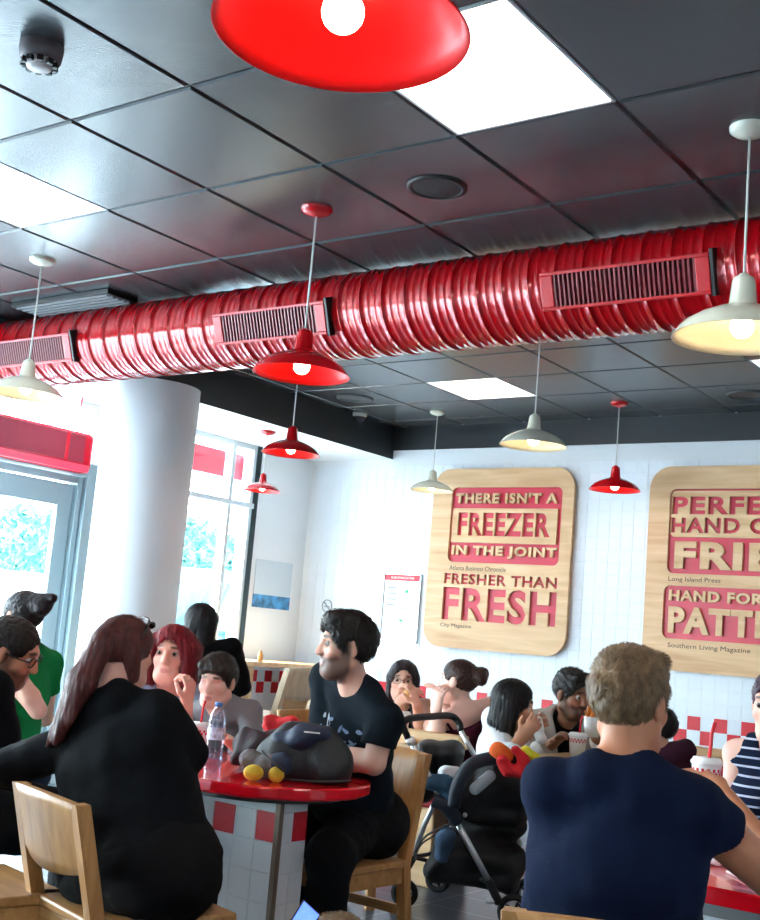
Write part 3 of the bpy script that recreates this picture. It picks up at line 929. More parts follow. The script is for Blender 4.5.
# suspended ceiling: tiles with eased edges in a dark grid
def ceil_tiles(name, xs, ys, z, skip, m):
    bm = B(); g = .005
    box(bm, (xs[0], ys[0], z+.022), (xs[-1], ys[-1], z+.05), mi=1)
    for i in range(len(xs)-1):
        for j in range(len(ys)-1):
            if (i, j) in skip: continue
            a = (xs[i]+g, ys[j]+g); c = (xs[i+1]-g, ys[j+1]-g); e = .008
            lo = [bm.verts.new((x, y, z)) for x, y in ((a[0]+e, a[1]+e), (c[0]-e, a[1]+e), (c[0]-e, c[1]-e), (a[0]+e, c[1]-e))]
            md = [bm.verts.new((x, y, z+.006)) for x, y in ((a[0], a[1]), (c[0], a[1]), (c[0], c[1]), (a[0], c[1]))]
            up = [bm.verts.new((x, y, z+.024)) for x, y in ((a[0], a[1]), (c[0], a[1]), (c[0], c[1]), (a[0], c[1]))]
            bm.faces.new(list(reversed(lo)))
            for k in range(4):
                bm.faces.new((lo[k], lo[(k+1) % 4], md[(k+1) % 4], md[k])); bm.faces.new((md[k], md[(k+1) % 4], up[(k+1) % 4], up[k]))
    # grid bars
    for x in xs: box(bm, (x-.010, ys[0], z+.008), (x+.010, ys[-1], z+.021), mi=2)
    for y in ys: box(bm, (xs[0], y-.010, z+.0085), (xs[-1], y+.010, z+.021), mi=2)
    o = struct(name, bm, m); return o
grid_bar = mat('ceiling_grid', '2a2c2f', .4)
void = mat('ceiling_void', '0c0d0e', .9)
xs1 = [OX+TX*c for c in range(-4, 12)]; ys1 = [OY+TY*r for r in range(-8, 4)]
xs1 = [XB] + [x for x in xs1 if x > XB+.05]
def ci(c): return min(range(len(xs1)), key=lambda i: abs(xs1[i]-(OX+TX*c)))
def rj(r): return min(range(len(ys1)), key=lambda i: abs(ys1[i]-(OY+TY*r)))
front_lights = [(3, 0), (-1, 0), (7, 0), (3, -4), (-1, -4), (7, -4)]  # leading pair in view; the rest unseen, added to light the foreground
ceil_tiles('ceiling', xs1, ys1, H1, {(ci(c), rj(r)) for c, r in front_lights}, [tile_black, void, grid_bar])
xs2 = [XB]+[-3.059+.6*k for k in range(-5, 11)]; ys2 = [YS]+[7.04+.61*k for k in range(-3, 3)]+[YB]
rear_lights = [(-4.859, 7.04), (-2.459, 7.04), (-.059, 7.04)]
def near(l, v): return min(range(len(l)), key=lambda i: abs(l[i]-v))
ceil_tiles('ceiling_rear', xs2, ys2, H2, {(near(xs2, a), near(ys2, b)) for a, b in rear_lights}, [tile_black, void, grid_bar])
bm = B(); box(bm, (XB, YS-.06, H1), (XR, YS, H2+.05)); struct('trim_2', bm, dark_paint)
bm = B(); box(bm, (XW-.2, YF, H2+.06), (XR+.2, YB+.2, H2+.2)); struct('ceiling_slab', bm, void)
# bulkhead above the windows: dark face, white underside
bm = B(); box(bm, (XW-.2, YF, HC+1.585), (XB, YB, H2+.06))
for f in bm.faces:
    if f.normal.z < -.5: f.material_index = 1
bm.normal_update()
for f in bm.faces:
    if f.normal.z < -.5: f.material_index = 1
struct('trim_3', bm, [dark_paint, white_wall])

# lay-in light panels
panel_m = mat('light_diffuser', 'ffffff', .4, emit='fff8ef', estr=4.5)
frame_m = mat('panel_frame', 'b9bcc0', .4)
def light_panel(x, y, w, h, z, label):
    t = empty('ceiling_light_panel', label, 'ceiling light', (x+w/2, y+h/2, z))
    bm = B(); box(bm, (-w/2+.012, -h/2+.012, .006), (w/2-.012, h/2-.012, .016)); obj('diffuser', bm, panel_m, t)
    bm = B()
    for lo, hi in (((-w/2+.002, -h/2+.002), (w/2-.002, -h/2+.012)), ((-w/2+.002, h/2-.012), (w/2-.002, h/2-.002)), ((-w/2+.002, -h/2+.012), (-w/2+.012, h/2-.012)), ((w/2-.012, -h/2+.012), (w/2-.002, h/2-.012))):
        box(bm, (*lo, .001), (*hi, .018))
    obj('frame', bm, frame_m, t)
    return t
lab = ['square white light panel in the front ceiling beside the big red lamp', 'square white light panel in the front ceiling at the left edge of the view']
for i, (c, r) in enumerate(front_lights):
    light_panel(OX+TX*c, OY+TY*r, TX, TY, H1, lab[i] if i < 2 else ['unseen added light panel to the right of the front ceiling', 'unseen added light panel above the camera', 'unseen added light panel on the left above the entrance', 'unseen added light panel above the right side near the front'][i-2])
for (x, y), l in zip(rear_lights, ['white light panel in the rear ceiling above the cream lamp', 'white light panel in the rear ceiling just behind the right cream lamp', 'white light panel far right in the rear ceiling']):
    light_panel(x, y, .6, .61, H2, l)

# ------------------------------------------------------------------ window wall
glaze = glass_mat('window_glass', (.93, .98, .98))
teal_frame = mat('grey_frame', '8fa3a8', .4, .3)
dark_frame = mat('dark_frame', '1f3338', .4, .2)
WT = HC+1.585
bm = B()
box(bm, (XW-.2, 7.80, 0), (XW, YB, WT)); box(bm, (XW-.2, 5.96, 0), (XW, 6.55, WT)); box(bm, (XW-.2, YF, 0), (XW, YF+.3, WT))
box(bm, (XW-.2, 6.55, 0), (XW, 7.80, .86)); box(bm, (XW-.2, YF+.3, 0), (XW, 3.9, .30)); box(bm, (XW-.2, 3.75, 0), (XW, 3.95, WT))
ux2, nx = Vector((0, 1, 0)), Vector((1, 0, 0))
for i in range(16):
    for j in range(0, 8):
        red = j in (0, 1, 4, 5) and (i+j) % 2 == 0
        z = ztop-.1*(j+1)
        if z < .02: continue
        tile_quad(bm, (XW, 6.936+.1*i, z), ux2, uz, nx, .1, .1, 2 if red else 1)
struct('wall_left', bm, [white_wall, white_tile, red_tile])

def window(name, y0, y1, z0, z1, fm, mull=(), trans=(), w=.06, x=XW-.08):
    bm = B()
    for a, b in (((y0+w, z0), (y1-w, z0+w)), ((y0+w, z1-w), (y1-w, z1)), ((y0, z0), (y0+w, z1)), ((y1-w, z0), (y1, z1))): box(bm, (x-.04, a[0], a[1]), (x+.04, b[0], b[1]), .004)
    for m_ in mull: box(bm, (x-.045, m_-w/2, z0), (x+.045, m_+w/2, z1), .004)
    for t_ in trans: box(bm, (x-.05, y0, t_-w/2), (x+.06, y1, t_+w/2), .004)
    o = struct(name, bm, fm)
    bm = B(); box(bm, (x-.004, y0+w, z0+w), (x+.004, y1-w, z1-w)); p = obj('pane', bm, glaze, o)
    return o
w1 = window('window_1', 6.55, 7.735, .86, WT, mat('pale_frame', 'c9d2d6', .4, .2), (7.44,), (HC+1.045,), .045, XW-.02)
bm = B(); box(bm, (XW-.05, 7.72, .86), (XW+.02, 7.80, WT), .004); struct('trim_4', bm, dark_frame)
window('window_2', 3.95, 5.96, 2.36, WT, mat('pale_frame', 'c9d2d6', .4, .2), (4.9,), (), .04)
window('window_3', YF+.3, 3.75, .30, WT, mat('pale_frame', 'c9d2d6', .4, .2), (-2.2, -1.0, .2, 1.4, 2.6), (2.3,), .06)  # unseen front windows, large glazing added to let daylight in
# glazed door in its frame
bm = B()
box(bm, (XW-.12, 5.84, 0), (XW+.06, 5.96, 2.36), .006); box(bm, (XW-.12, 3.95, 0), (XW+.06, 4.07, 2.36), .006); box(bm, (XW-.12, 4.07, 2.26), (XW+.07, 5.84, 2.36), .006)
box(bm, (XW-.08, 5.79, 0), (XW+.02, 5.835, 2.25), .004); box(bm, (XW-.08, 4.075, 2.20), (XW+.02, 5.79, 2.25), .004)
d1 = struct('door_1', bm, teal_frame)
def leaf(y0, y1, nm):
    bm = B(); w = .13
    for a, b in (((y0+w, .02), (y1-w, .2)), ((y0+w, 2.02), (y1-w, 2.19)), ((y0, .02), (y0+w, 2.19)), ((y1-w, .02), (y1, 2.19))): box(bm, (XW-.07, a[0], a[1]), (XW-.02, b[0], b[1]), .006)
    o = obj('door_leaf', bm, teal_frame, d1)
    bm = B(); box(bm, (XW-.049, y0+w, .2), (XW-.041, y1-w, 2.02)); obj('pane', bm, glaze, o)
    return o
l1 = leaf(4.955, 5.785, 'a'); l2 = leaf(4.08, 4.945, 'b')
bm = B(); tube(bm, [(XW+.03, 5.02, .85), (XW+.03, 5.02, 1.35)], .014, 10); tube(bm, [(XW-.02, 5.02, .9), (XW+.03, 5.02, .9)], .009); tube(bm, [(XW-.02, 5.02, 1.3), (XW+.03, 5.02, 1.3)], .009)
obj('door_handle', bm, chrome, l1)

# the round white pillar
pc = at(148, 447, 8.2); PR = .318
bm = B(); lathe(bm, [(PR, 0), (PR, WT)], 64, (pc[0], pc[1], 0)); struct('trim_5', bm, white_wall, True, label='round white pillar')

# outdoors: pavement, road, hedge trees, a parked car
bm = B(); box(bm, (-60, -40, -.14), (XW-.2, 60, -.02)); struct('pavement', bm, mat('pavement', 'b9bcbc', .8, var=.06, vscale=2))
leaf_m = mat('foliage', '4d8f86', .7, var=.35, vscale=9)
def tree(x, y, hh, r, label, seed, trunk=1.2):
    rnd = random.Random(seed)
    t = empty('leafy_tree', label, 'tree', (x, y, -.02), 0, 'trees beyond the car park')
    bm = B()
    for i in range(1500):
        a, b2, q = rnd.uniform(0, 2*PI), math.acos(rnd.uniform(-1, 1)), rnd.uniform(.35, 1)**.5
        lump = 1+.18*math.sin(3*a+seed)+.15*math.sin(5*b2+seed*2)
        c = Vector((r*q*lump*math.sin(b2)*math.cos(a), r*q*lump*math.sin(b2)*math.sin(a), trunk+(hh-trunk)*.5+(hh-trunk)*.5*q*lump*math.cos(b2)))
        s_ = rnd.uniform(.14, .3); e1 = Vector((rnd.uniform(-1, 1), rnd.uniform(-1, 1), rnd.uniform(-1, 1))).normalized(); e2 = e1.orthogonal().normalized()
        bm.faces.new([bm.verts.new(c+e1*s_*u_+e2*s_*.6*v_) for u_, v_ in ((-1, 0), (0, -.6), (1, 0), (0, .6))])
    obj('foliage', bm, leaf_m, t)
    bm = B(); tube(bm, [(0, 0, 0), (.05, 0, trunk), (0, .1, hh*.6)], [.16, .12, .05], 8); obj('trunk', bm, mat('bark', '5a4a3c', .9, bump=.4, bscale=20), t)
for i, (px, d, hh, r) in enumerate(((18, 46, 5.0, 1.15), (50, 49, 5.3, 1.1), (-75, 45, 5.0, 1.3), (186, 44, 5.0, 1.2), (216, 47, 4.9, 1.1))):
    c = at(px, 545, d)
    tree(c[0], c[1], hh, r, ['bushy tree seen through the left part of the door glass', 'bushy tree seen through the right part of the door glass', 'bushy tree beyond the door at the left edge', 'tree seen through the window beside the pillar', 'tree seen through the window beside the dark frame'][i], i+3, 2.6)
c = at(110, 600, 41)
bm = B(); mt = Matrix.Translation((c[0], c[1], 0)) @ Matrix.Rotation(YAW, 4, 'Z'); box(bm, (-9, 0, -.02), (9, .3, 2.45), mtx=mt); struct('boundary_wall', bm, mat('boundary_white', 'e2e4e4', .8))
# a parked car just outside the window
car_m = mat('car_teal', '1c4d5a', .25, .3, coat=.5); car_g = mat('car_glass', '2f4d58', .08)
c = on_x(206, 600, -8.6)
t = empty('parked_car', 'pale teal car parked outside the window beside the pillar', 'car', (-9.0, c[1]+1.5, -.02), PI/2); t.scale = (1.08, 1.0, 1.08)
def extr(bm, prof, y0, y1, inset=0.0, mi=0):
    a = [bm.verts.new((x, y0+(inset*max(0, z-.95)), z)) for x, z in prof]; b = [bm.verts.new((x, y1-(inset*max(0, z-.95)), z)) for x, z in prof]; n = len(prof)
    bm.faces.new(a); bm.faces.new(list(reversed(b)))
    for i in range(n): bm.faces.new((a[i], b[i], b[(i+1) % n], a[(i+1) % n]))
bm = B(); extr(bm, [(-2.05, .35), (2.0, .35), (2.08, .7), (1.95, .95), (1.05, 1.05), (.45, 1.62), (-1.55, 1.68), (-2.0, 1.1), (-2.1, .8)], -.86, .86, .22)
bmesh.ops.bevel(bm, geom=bm.edges[:], offset=.05, segments=3, affect='EDGES'); obj('car_body', bm, car_m, t, True)
bm = B(); extr(bm, [(.93, 1.08), (.42, 1.53), (-.45, 1.58), (-.45, 1.08)], -.885, -.84, .20); extr(bm, [(-.55, 1.08), (-.55, 1.58), (-1.45, 1.58), (-1.78, 1.12)], -.885, -.84, .20)
obj('side_windows', bm, car_g, t)
bm = B()
for x in (-1.3, 1.3):
    lathe(bm, [(.0001, -.90), (.20, -.90), (.22, -.88), (.33, -.88), (.34, -.80), (.34, -.70), (.0001, -.70)], 28, (x, 0, .34), axis='y')
    w_ = B(); lathe(w_, [(.0001, -.90), (.20, -.90), (.22, -.88), (.33, -.88), (.34, -.80), (.34, -.70), (.0001, -.70)], 28, (x, 0, .34), axis='y'); obj('wheel', w_, mat('tyre', '17181a', .7), t)
bm.free()
# ------------------------------------------------------------------ ceiling things
R_D, Y_D, Z_D = .2037, 4.345, HC+1.510
duct = empty('ventilation_duct', 'shiny red spiral ventilation duct running across under the ceiling', 'air duct', (0, Y_D, Z_D))
bm = B(); seg = 56; pitch = .125
xs = []
x = XW+.02
prof = [(0, 0), (.002, .0045), (.007, .0045), (.009, 0), (.045, -.0004), (.048, .0010), (.051, -.0004), (.085, -.0004), (.088, .0010), (.091, -.0004)]
while x < XR-.3:
    for dx, dr in prof: xs.append((x+dx, dr))
    x += pitch
rings = []
for X, dr in xs: rings.append([bm.verts.new((X+pitch*k/seg, (R_D+dr)*math.cos(2*PI*k/seg), (R_D+dr)*math.sin(2*PI*k/seg))) for k in range(seg)])
n_p = len(prof)
for i in range(len(rings)-1):
    for k in range(seg):
        a = rings[i][k]; b = rings[i+1][k]
        if k < seg-1: q = (a, rings[i][k+1], rings[i+1][k+1], b)
        else:
            if i+1+n_p > len(rings)-1: continue
            # the spiral carries on one turn further along
            q = (a, rings[i+n_p][0], rings[i+1+n_p][0], b)
        f = bm.faces.new(q); f.smooth = True
obj('spiral_tube', bm, mat('duct_red', 'b3040f', .17, .15, coat=.5, bump=.03, bscale=14), duct)
el = math.radians(19.45)
Rv = Matrix(((1, 0, 0), (0, math.sin(el)*1.0, -math.cos(el)), (0, math.cos(el), math.sin(el)))).transposed()
def vent(xa, xb):
    # local: x along the duct, y up across it, z out towards the room
    mtx = Matrix.Translation((0, 0, 0))
    ex = Vector((1, 0, 0)); ez = Vector((0, -math.cos(el), -math.sin(el))); ey = Vector((0, -math.sin(el), math.cos(el)))
    W = xb-xa; hh = .078
    def tr(v): return ex*(v[0]+(xa+xb)/2)+ey*(v[1]+.012)+ez*(v[2])
    def bx(bm, lo, hi, bev=0, mi=0):
        for v in box(bm, lo, hi, bev, mi): v.co = tr(v.co)
    bm = B(); z0, z1 = R_D-.035, R_D+.030
    bx(bm, (-W/2, hh-.014, z0), (W/2, hh, z1), .003); bx(bm, (-W/2, -hh, z0), (W/2, -hh+.014, z1), .003)
    bx(bm, (-W/2, -hh+.014, z0), (-W/2+.055, hh-.014, z1), .003); bx(bm, (W/2-.055, -hh+.014, z0), (W/2, hh-.014, z1), .003)
    fr = obj('vent_frame', bm, mat('vent_red', 'c00a16', .3), duct)
    bm = B(); bx(bm, (-W/2+.05, -hh+.01, z0), (W/2-.05, hh-.01, z0+.03)); obj('vent_throat', bm, black_plastic, fr)
    bm = B(); n = 30
    for i in range(n):
        xx = -W/2+.062+(W-.124)*i/(n-1); bx(bm, (xx-.004, -hh+.012, z0+.028), (xx+.004, hh-.012, z1-.006))
    obj('grille', bm, mat('grille_maroon', '7d1624', .35), fr)
    bm = B(); bx(bm, (W/2, -hh-.008, z0), (W/2+.016, hh+.014, z1-.004), .003); obj('end_strip', bm, black_plastic, fr)  # black strip along the right end of the vent
for a in ((-2.31, -1.60), (-4.15, -3.44), (-5.96, -5.25)): vent(*a)

cream = mat('cream_enamel', 'd5d6c6', .25, coat=.3); cream_in = mat('cream_inside', 'f0e2bf', .35)
red_in = mat('red_inside', 'f0100e', .35); bulb_m = mat('bulb', 'ffffff', .3, emit='ffe9c4', estr=16.0)
PROF = [(.020, .212), (.030, .206), (.034, .19), (.041, .118), (.052, .106), (.092, .092), (.135, .071), (.170, .047), (.188, .026), (.204, .0)]
PROF = [(r, z*.9) for r, z in PROF]
def pendant(rim, canopy_z, dia, red, label, group):
    s = dia/.408
    t = empty('pendant_lamp', label, 'pendant lamp', rim, 0, group)
    body = red_gloss if red else cream; inn = red_in if red else cream_in
    bm = B(); p = [(r*s, z*s) for r, z in PROF]
    lathe(bm, p, 48); lathe(bm, [(p[-1][0], p[-1][1])]+[((r-.003)*s if i else r*s-.003, z*s-.001) for i, (r, z) in enumerate(reversed(PROF[3:]))], 48, mi=1)
    obj('shade', bm, [body, inn], t)
    bm = B(); lathe(bm, [(.0001, .201*s), (.012*s, .199*s), (.020*s, .191*s), (.0001, .189*s)], 20); obj('socket_cap', bm, body, t)
    bm = B(); sph(bm, (0, 0, .035*s), .034*s, 20, 14); lathe(bm, [(.018*s, .06*s), (.016*s, .11*s), (.0001, .112*s)], 16); obj('bulb', bm, bulb_m, t)
    top = canopy_z-rim[2]
    bm = B(); tube(bm, [(0, 0, .19*s), (0, 0, top-.01)], .0042, 8); obj('cord', bm, mat('cord_grey', 'c9c9c4', .5), t)
    bm = B(); lathe(bm, [(.0001, top-.034), (.012, top-.033), (.05, top-.022), (.064, top-.012), (.066, top)], 32); obj('canopy', bm, body, t)
    return t
ZL1, ZL2 = HC+1.030, HC+1.216
gf, gr = 'lamps in the front row', 'lamps in the rear rows'
pendant((-3.105, 3.603, ZL1), H1, .400, True, 'red pendant lamp hanging in front of the duct at mid picture', gf)
pendant((-4.890, 3.603, ZL1+.01), H1, .372, False, 'cream pendant lamp at the left edge in front of the duct', gf)
pendant((-1.281, 3.593, ZL1), H1, .436, False, 'large cream pendant lamp at the right edge in front of the duct', gf)
p = at(341, 33, 2.0); pendant(p, H1, .438, True, 'very large red pendant lamp cut off by the top edge', gf)
pendant((-5.372, 7.995, ZL2), H2, .355, False, 'small cream pendant lamp hanging left of the freezer board', gr)
pendant((-3.760, 8.006, ZL2), H2, .378, True, 'red pendant lamp hanging between the two wooden boards', gr)
p = on_y(533, 446, 5.85); pendant(p, H2, .385, False, 'cream pendant lamp hanging above the freezer board', gr)
p = on_y(290.5, 454, 5.85); pendant(p, H2, .385, True, 'red pendant lamp hanging behind and below the mid red one', gr)
p = on_x(262, 491, -6.45); pendant(p, WT, .30, True, 'smallest red pendant lamp beside the dark window frame', gr)

def disc_thing(name, label, cat, c, prof, m, extra=None):
    t = empty(name, label, cat, c); bm = B(); lathe(bm, prof, 40); obj('body', bm, m, t); return t
grey_dark = mat('speaker_black', '1a1b1d', .5)
c = on_z(437, 187, H1)
t = empty('ceiling_speaker', 'round black ceiling speaker near the red lamp canopy', 'speaker', c)
bm = B(); lathe(bm, [(.118, 0), (.118, -.006), (.100, -.010), (.096, -.006)], 48); obj('rim', bm, grey_dark, t)
bm = B(); lathe(bm, [(.096, -.006), (.06, -.012), (.0001, -.014)], 48); obj('grille', bm, mat('speaker_mesh', '17181a', .6, bump=.5, bscale=400), t)
c = on_z(42, 46, H1)
t = empty('smoke_detector', 'small dark smoke detector on the front ceiling at top left', 'smoke detector', c)
bm = B(); lathe(bm, [(.068, 0), (.068, -.022), (.064, -.046), (.055, -.054)], 36); obj('base', bm, mat('detector_brown', '4a4144', .5), t)
bm = B(); lathe(bm, [(.055, -.054), (.046, -.056), (.038, -.074), (.025, -.079), (.0001, -.080)], 30); obj('sensor_head', bm, mat('detector_pale', 'b9b6b4', .35), t)
bm = B()
for k in range(10):
    a = 2*PI*k/10; box(bm, (.043, -.010, -.072), (.058, .010, -.054), .001, mtx=Matrix.Rotation(a, 4, 'Z'))
obj('vent_slots', bm, black_plastic, t)
for (q, l) in (((355, 398), 'round grey ceiling diffuser left of the rear light panel'), ((748, 395), 'round dark ceiling speaker at the right edge of the rear ceiling')):
    c = on_z(*q, H2); t = empty('ceiling_diffuser', l, 'ceiling diffuser', c)
    bm = B(); lathe(bm, [(.15, 0), (.15, -.008), (.12, -.014), (.118, -.006)], 40); obj('rim', bm, mat('diffuser_grey', '3a3f43', .5), t)
    bm = B(); lathe(bm, [(.118, -.004), (.09, -.016), (.085, -.006), (.05, -.018), (.045, -.008), (.0001, -.016)], 40); obj('cone', bm, mat('diffuser_grey', '3a3f43', .5), t)
c = on_z(352, 414, H2); c[0] = max(c[0], XB+.07)
t = empty('dome_camera', 'small white security dome camera under the rear ceiling', 'security camera', c)
bm = B(); lathe(bm, [(.062, 0), (.062, -.02), (.05, -.03)], 32); obj('base', bm, white_plastic, t)
bm = B(); lathe(bm, [(.05, -.03), (.044, -.055), (.026, -.072), (.0001, -.078)], 32); obj('dome', bm, mat('smoked_dome', '3b4046', .1), t)
c = on_z(62, 297, H1)
t = empty('ceiling_air_unit', 'black slatted air unit in the ceiling above the duct at left', 'air unit', (c[0], c[1]+.08, H1))
bm = B(); box(bm, (-.42, -.11, -.028), (.42, .11, -.001), .004); obj('frame', bm, black_plastic, t)
bm = B()
for k in range(5): box(bm, (-.39, -.09+.04*k, -.036), (.39, -.078+.04*k, -.028))
obj('slats', bm, mat('slat_grey', '8a8f94', .4), t)

# red air curtain over the door
xa = -6.93
pr = on_x(95, 447, xa); zt = on_x(92, 433.7, xa)[2]; zb = on_x(89, 474, xa)[2]; yr = pr[1]
hh = (zt-zb)/2; zc = (zt+zb)/2; yl = yr-1.95
t = empty('air_curtain', 'red box shaped air curtain heater hanging over the glass door', 'heater', (xa, (yl+yr)/2, zc))
Lh = (yr-yl)/2
pink = mat('heater_red', 'd4102c', .25, coat=.2)
bm = B(); box(bm, (-.15, -Lh, -hh), (0, Lh, hh), .045, seg=4); obj('casing', bm, pink, t)
bm = B(); box(bm, (-.01, -Lh+.06, -hh*.55), (.006, Lh-.09, hh*.82), .003); g = obj('front_grille', bm, mat('heater_grille', '9a1430', .5, bump=.4, bscale=150), t)
bm = B()
for yy, ww in ((-.62, .03), (.0, .03), (.72, .03), (.90, .015)):
    bm = B(); box(bm, (-.01, yy*Lh, -hh*.55), (.009, yy*Lh+ww, hh*.82), .002); obj('grille_bar', bm, pink, t)
bm = B(); box(bm, (-.02, -Lh+.03, -hh*.98), (.012, Lh-.04, -hh*.62), .008); obj('air_outlet', bm, mat('heater_lip', 'e8405a', .35), t)
for yy in (-.5, .25, .62, .88):
    bm = B(); tube(bm, [(-.07, yy*Lh, hh), (-.07, yy*Lh, WT-zc)], .006, 8); obj('hanging_rod', bm, pink, t)
# ------------------------------------------------------------------ wooden quotation boards
board_red = mat('board_recess', 'c81f3e', .4); ink = mat('burnt_ink', '2c2622', .7)
YBD = YB-.055
def wp(px, py):
    q = on_y(px, py, YBD); return q[0], q[2]
def board(cx, cz, w, h, rad, label, items):
    """items: ('hole', loops) cut out of the front layer; ('wood', loops) raised; ('ink', loops)"""
    t = empty('quotation_board', label, 'wall sign', (cx, YB-.0005, cz))
    def turn(o):
        o.rotation_euler = (PI/2, 0, 0); return o
    loops = [rrect(w, h, rad, 10)]
    for k, l in items:
        if k == 'hole': loops += l
    turn(fill('front_layer', loops, .052, .024, maple, t))
    turn(fill('back_panel', [rrect(w-.01, h-.01, rad, 10)], .028, .026, maple, t))
    turn(fill('red_inlay', [rrect(w*.86, h*.86, .05, 4)], .0286, .004, board_red, t))
    L = [l for k, ls in items if k == 'wood' for l in ls]
    if L: turn(fill('raised_lettering', L, .052, .024, maple, t))
    L = [l for k, ls in items if k == 'ink' for l in ls]
    if L: turn(fill('small_lettering', L, .0526, .001, ink, t))
    return t
def fitbox(cx, cz, a, b, c, d):
    """pixel quad (tl, tr, bl, br) to a box in board space"""
    A, B_, C_, D_ = wp(*a), wp(*b), wp(*c), wp(*d)
    x0 = (A[0]+C_[0])/2-cx; x1 = (B_[0]+D_[0])/2-cx; z1 = (A[1]+B_[1])/2-cz; z0 = (C_[1]+D_[1])/2-cz
    return x0, z0, x1-x0, z1-z0
k1 = 4.222
def c1(x, y): return (420+x/k1, 450+y/k1)
cx, cz = -5.005, HC+.722
def tx(s, q, bold, ct=c1, **kw):
    x, z, w, h = fitbox(cx, cz, *[ct(*p) for p in q]); return text_loops(s, w, h, bold, x, z, **kw)
def rc(q, ct=c1, r=.02, inset=0.0):
    x, z, w, h = fitbox(cx, cz, *[ct(*p) for p in q]); return rrect(w-2*inset, h-2*inset, r, 5, x+w/2, z+h/2)
fz = ((140, 247), (582, 246), (130, 390), (572, 398))
items = [('hole', [rc(((143, 158), (600, 155), (110, 470), (586, 490)), r=.05)]),
         ('wood', tx("THERE ISN'T A", ((152, 180), (582, 180), (147, 222), (578, 228)), .044)),
         ('wood', [rc(fz, r=.008)]+tx("FREEZER", ((163, 266), (553, 264), (155, 358), (546, 370)), .048)),
         ('wood', tx("IN THE JOINT", ((134, 402), (578, 411), (130, 450), (573, 468)), .044)),
         ('hole', tx("FRESHER THAN", ((104, 516), (580, 541), (100, 562), (576, 588)), .038)),
         ('hole', tx("FRESH", ((100, 576), (578, 600), (88, 712), (568, 752)), .042)),
         ('ink', tx("Atlanta Business Chronicle", ((124, 486), (362, 495), (123, 506), (361, 515)), .0)),
         ('ink', tx("City Magazine", ((86, 728), (216, 738), (84, 748), (214, 758)), .0))]
board(cx, cz, 1.345, 1.515, .17, 'wooden wall board reading freezer and fresh in red cut letters', items)
k2 = 3.68
def c2(x, y): return (620+x/k2, 450+y/k2)
cz2 = HC+.705; w2 = 1.40
xl = wp(*c2(104, 300))[0]*.5+wp(*c2(82, 650))[0]*.5
cx = xl+w2/2; cz = cz2
def hbox(x, y, w, h): return [(x, y), (x+w, y), (x+w, y+h), (x, y+h)]
def ln(s, a, b, width, bold, kind):
    """one line of board letters: pixel top-left and bottom-left, width in metres"""
    x0, z1 = wp(*c2(*a)); x1, z0 = wp(*c2(*b)); x = (x0+x1)/2-cx
    return (kind, text_loops(s, width, z1-z0, bold, x, z0-cz))
xa0 = wp(*c2(178, 300))[0]-cx; xin = -xa0*2
zA = wp(*c2(180, 143))[1]-cz; zB = wp(*c2(165, 497))[1]-cz; zC = wp(*c2(150, 690))[1]-cz
zF1 = wp(*c2(190, 320))[1]-cz; zF0 = wp(*c2(185, 438))[1]-cz
wi = -2*xa0
items = [('hole', [rrect(wi, zA-zF0+.03, .05, 5, 0, (zA+zF0-.03)/2)]),
         ('wood', [rrect(wi-.03, zA-zF1-.018, .035, 5, 0, (zA+zF1-.012)/2)] + ln('PERFECT', (194, 170), (190, 236), wi-.03, .046, 'x')[1] + ln('HAND CUT', (190, 247), (186, 304), wi-.10, .046, 'x')[1]),
         ('wood', ln('FRIES', (202, 334), (197, 436), wi-.13, .048, 'x')[1]),
         ('hole', [rrect(wi+.03, zB-zC, .05, 5, 0, (zB+zC)/2)]),
         ('wood', ln('HAND FORMED', (180, 513), (178, 553), wi-.09, .042, 'x')[1]),
         ('wood', ln('PATTIES', (180, 573), (172, 672), wi-.09, .048, 'x')[1]),
         ('ink', ln('Long Island Press', (178, 465), (177, 486), .40, 0, 'x')[1]),
         ('ink', ln('Southern Living Magazine', (175, 708), (174, 730), .62, 0, 'x')[1])]
board(cx, cz, w2, 1.53, .17, 'wooden wall board about fries and patties cut off by the right edge', items)

# evacuation plan
a, b, c, d = [on_y(*q, YB-.02) for q in ((383.5, 573), (422, 574), (379, 640), (416, 644))]
X0, X1, Z0, Z1 = (a[0]+c[0])/2, (b[0]+d[0])/2, (c[2]+d[2])/2, (a[2]+b[2])/2
w, h = X1-X0, Z1-Z0
t = empty('evacuation_plan', 'framed white plan with a red header on the back wall', 'poster', ((X0+X1)/2, YB-.004, (Z0+Z1)/2))
def face(bm, x0, z0, x1, z1, y, mi=0, th=.002): box(bm, (x0, -y-th, z0), (x1, -y, z1), mi=mi)
bm = B()
for q in ((-w/2, -h/2, w/2, -h/2+.012), (-w/2, h/2-.012, w/2, h/2), (-w/2, -h/2, -w/2+.012, h/2), (w/2-.012, -h/2, w/2, h/2)): box(bm, (q[0], -.02, q[1]), (q[2], 0, q[3]), .002)
obj('frame', bm, alu, t)
bm = B(); face(bm, -w/2+.01, -h/2+.01, w/2-.01, h/2-.01, .006); obj('sheet', bm, mat('paper', 'e9edf0', .5), t)
bm = B(); face(bm, -w/2+.012, h/2-.062, w/2-.012, h/2-.012, .008); hd = obj('header', bm, mat('header_red', 'd82a3a', .5), t)
o = fill('header_lettering', text_loops("PLAN D'EVACUATION", w*.6, .02, .0, -w*.3, h/2-.047), .012, .0015, white_plastic, t); o.rotation_euler = (PI/2, 0, 0)
bm = B(); gl = mat('plan_grey', '8b98a2', .6)
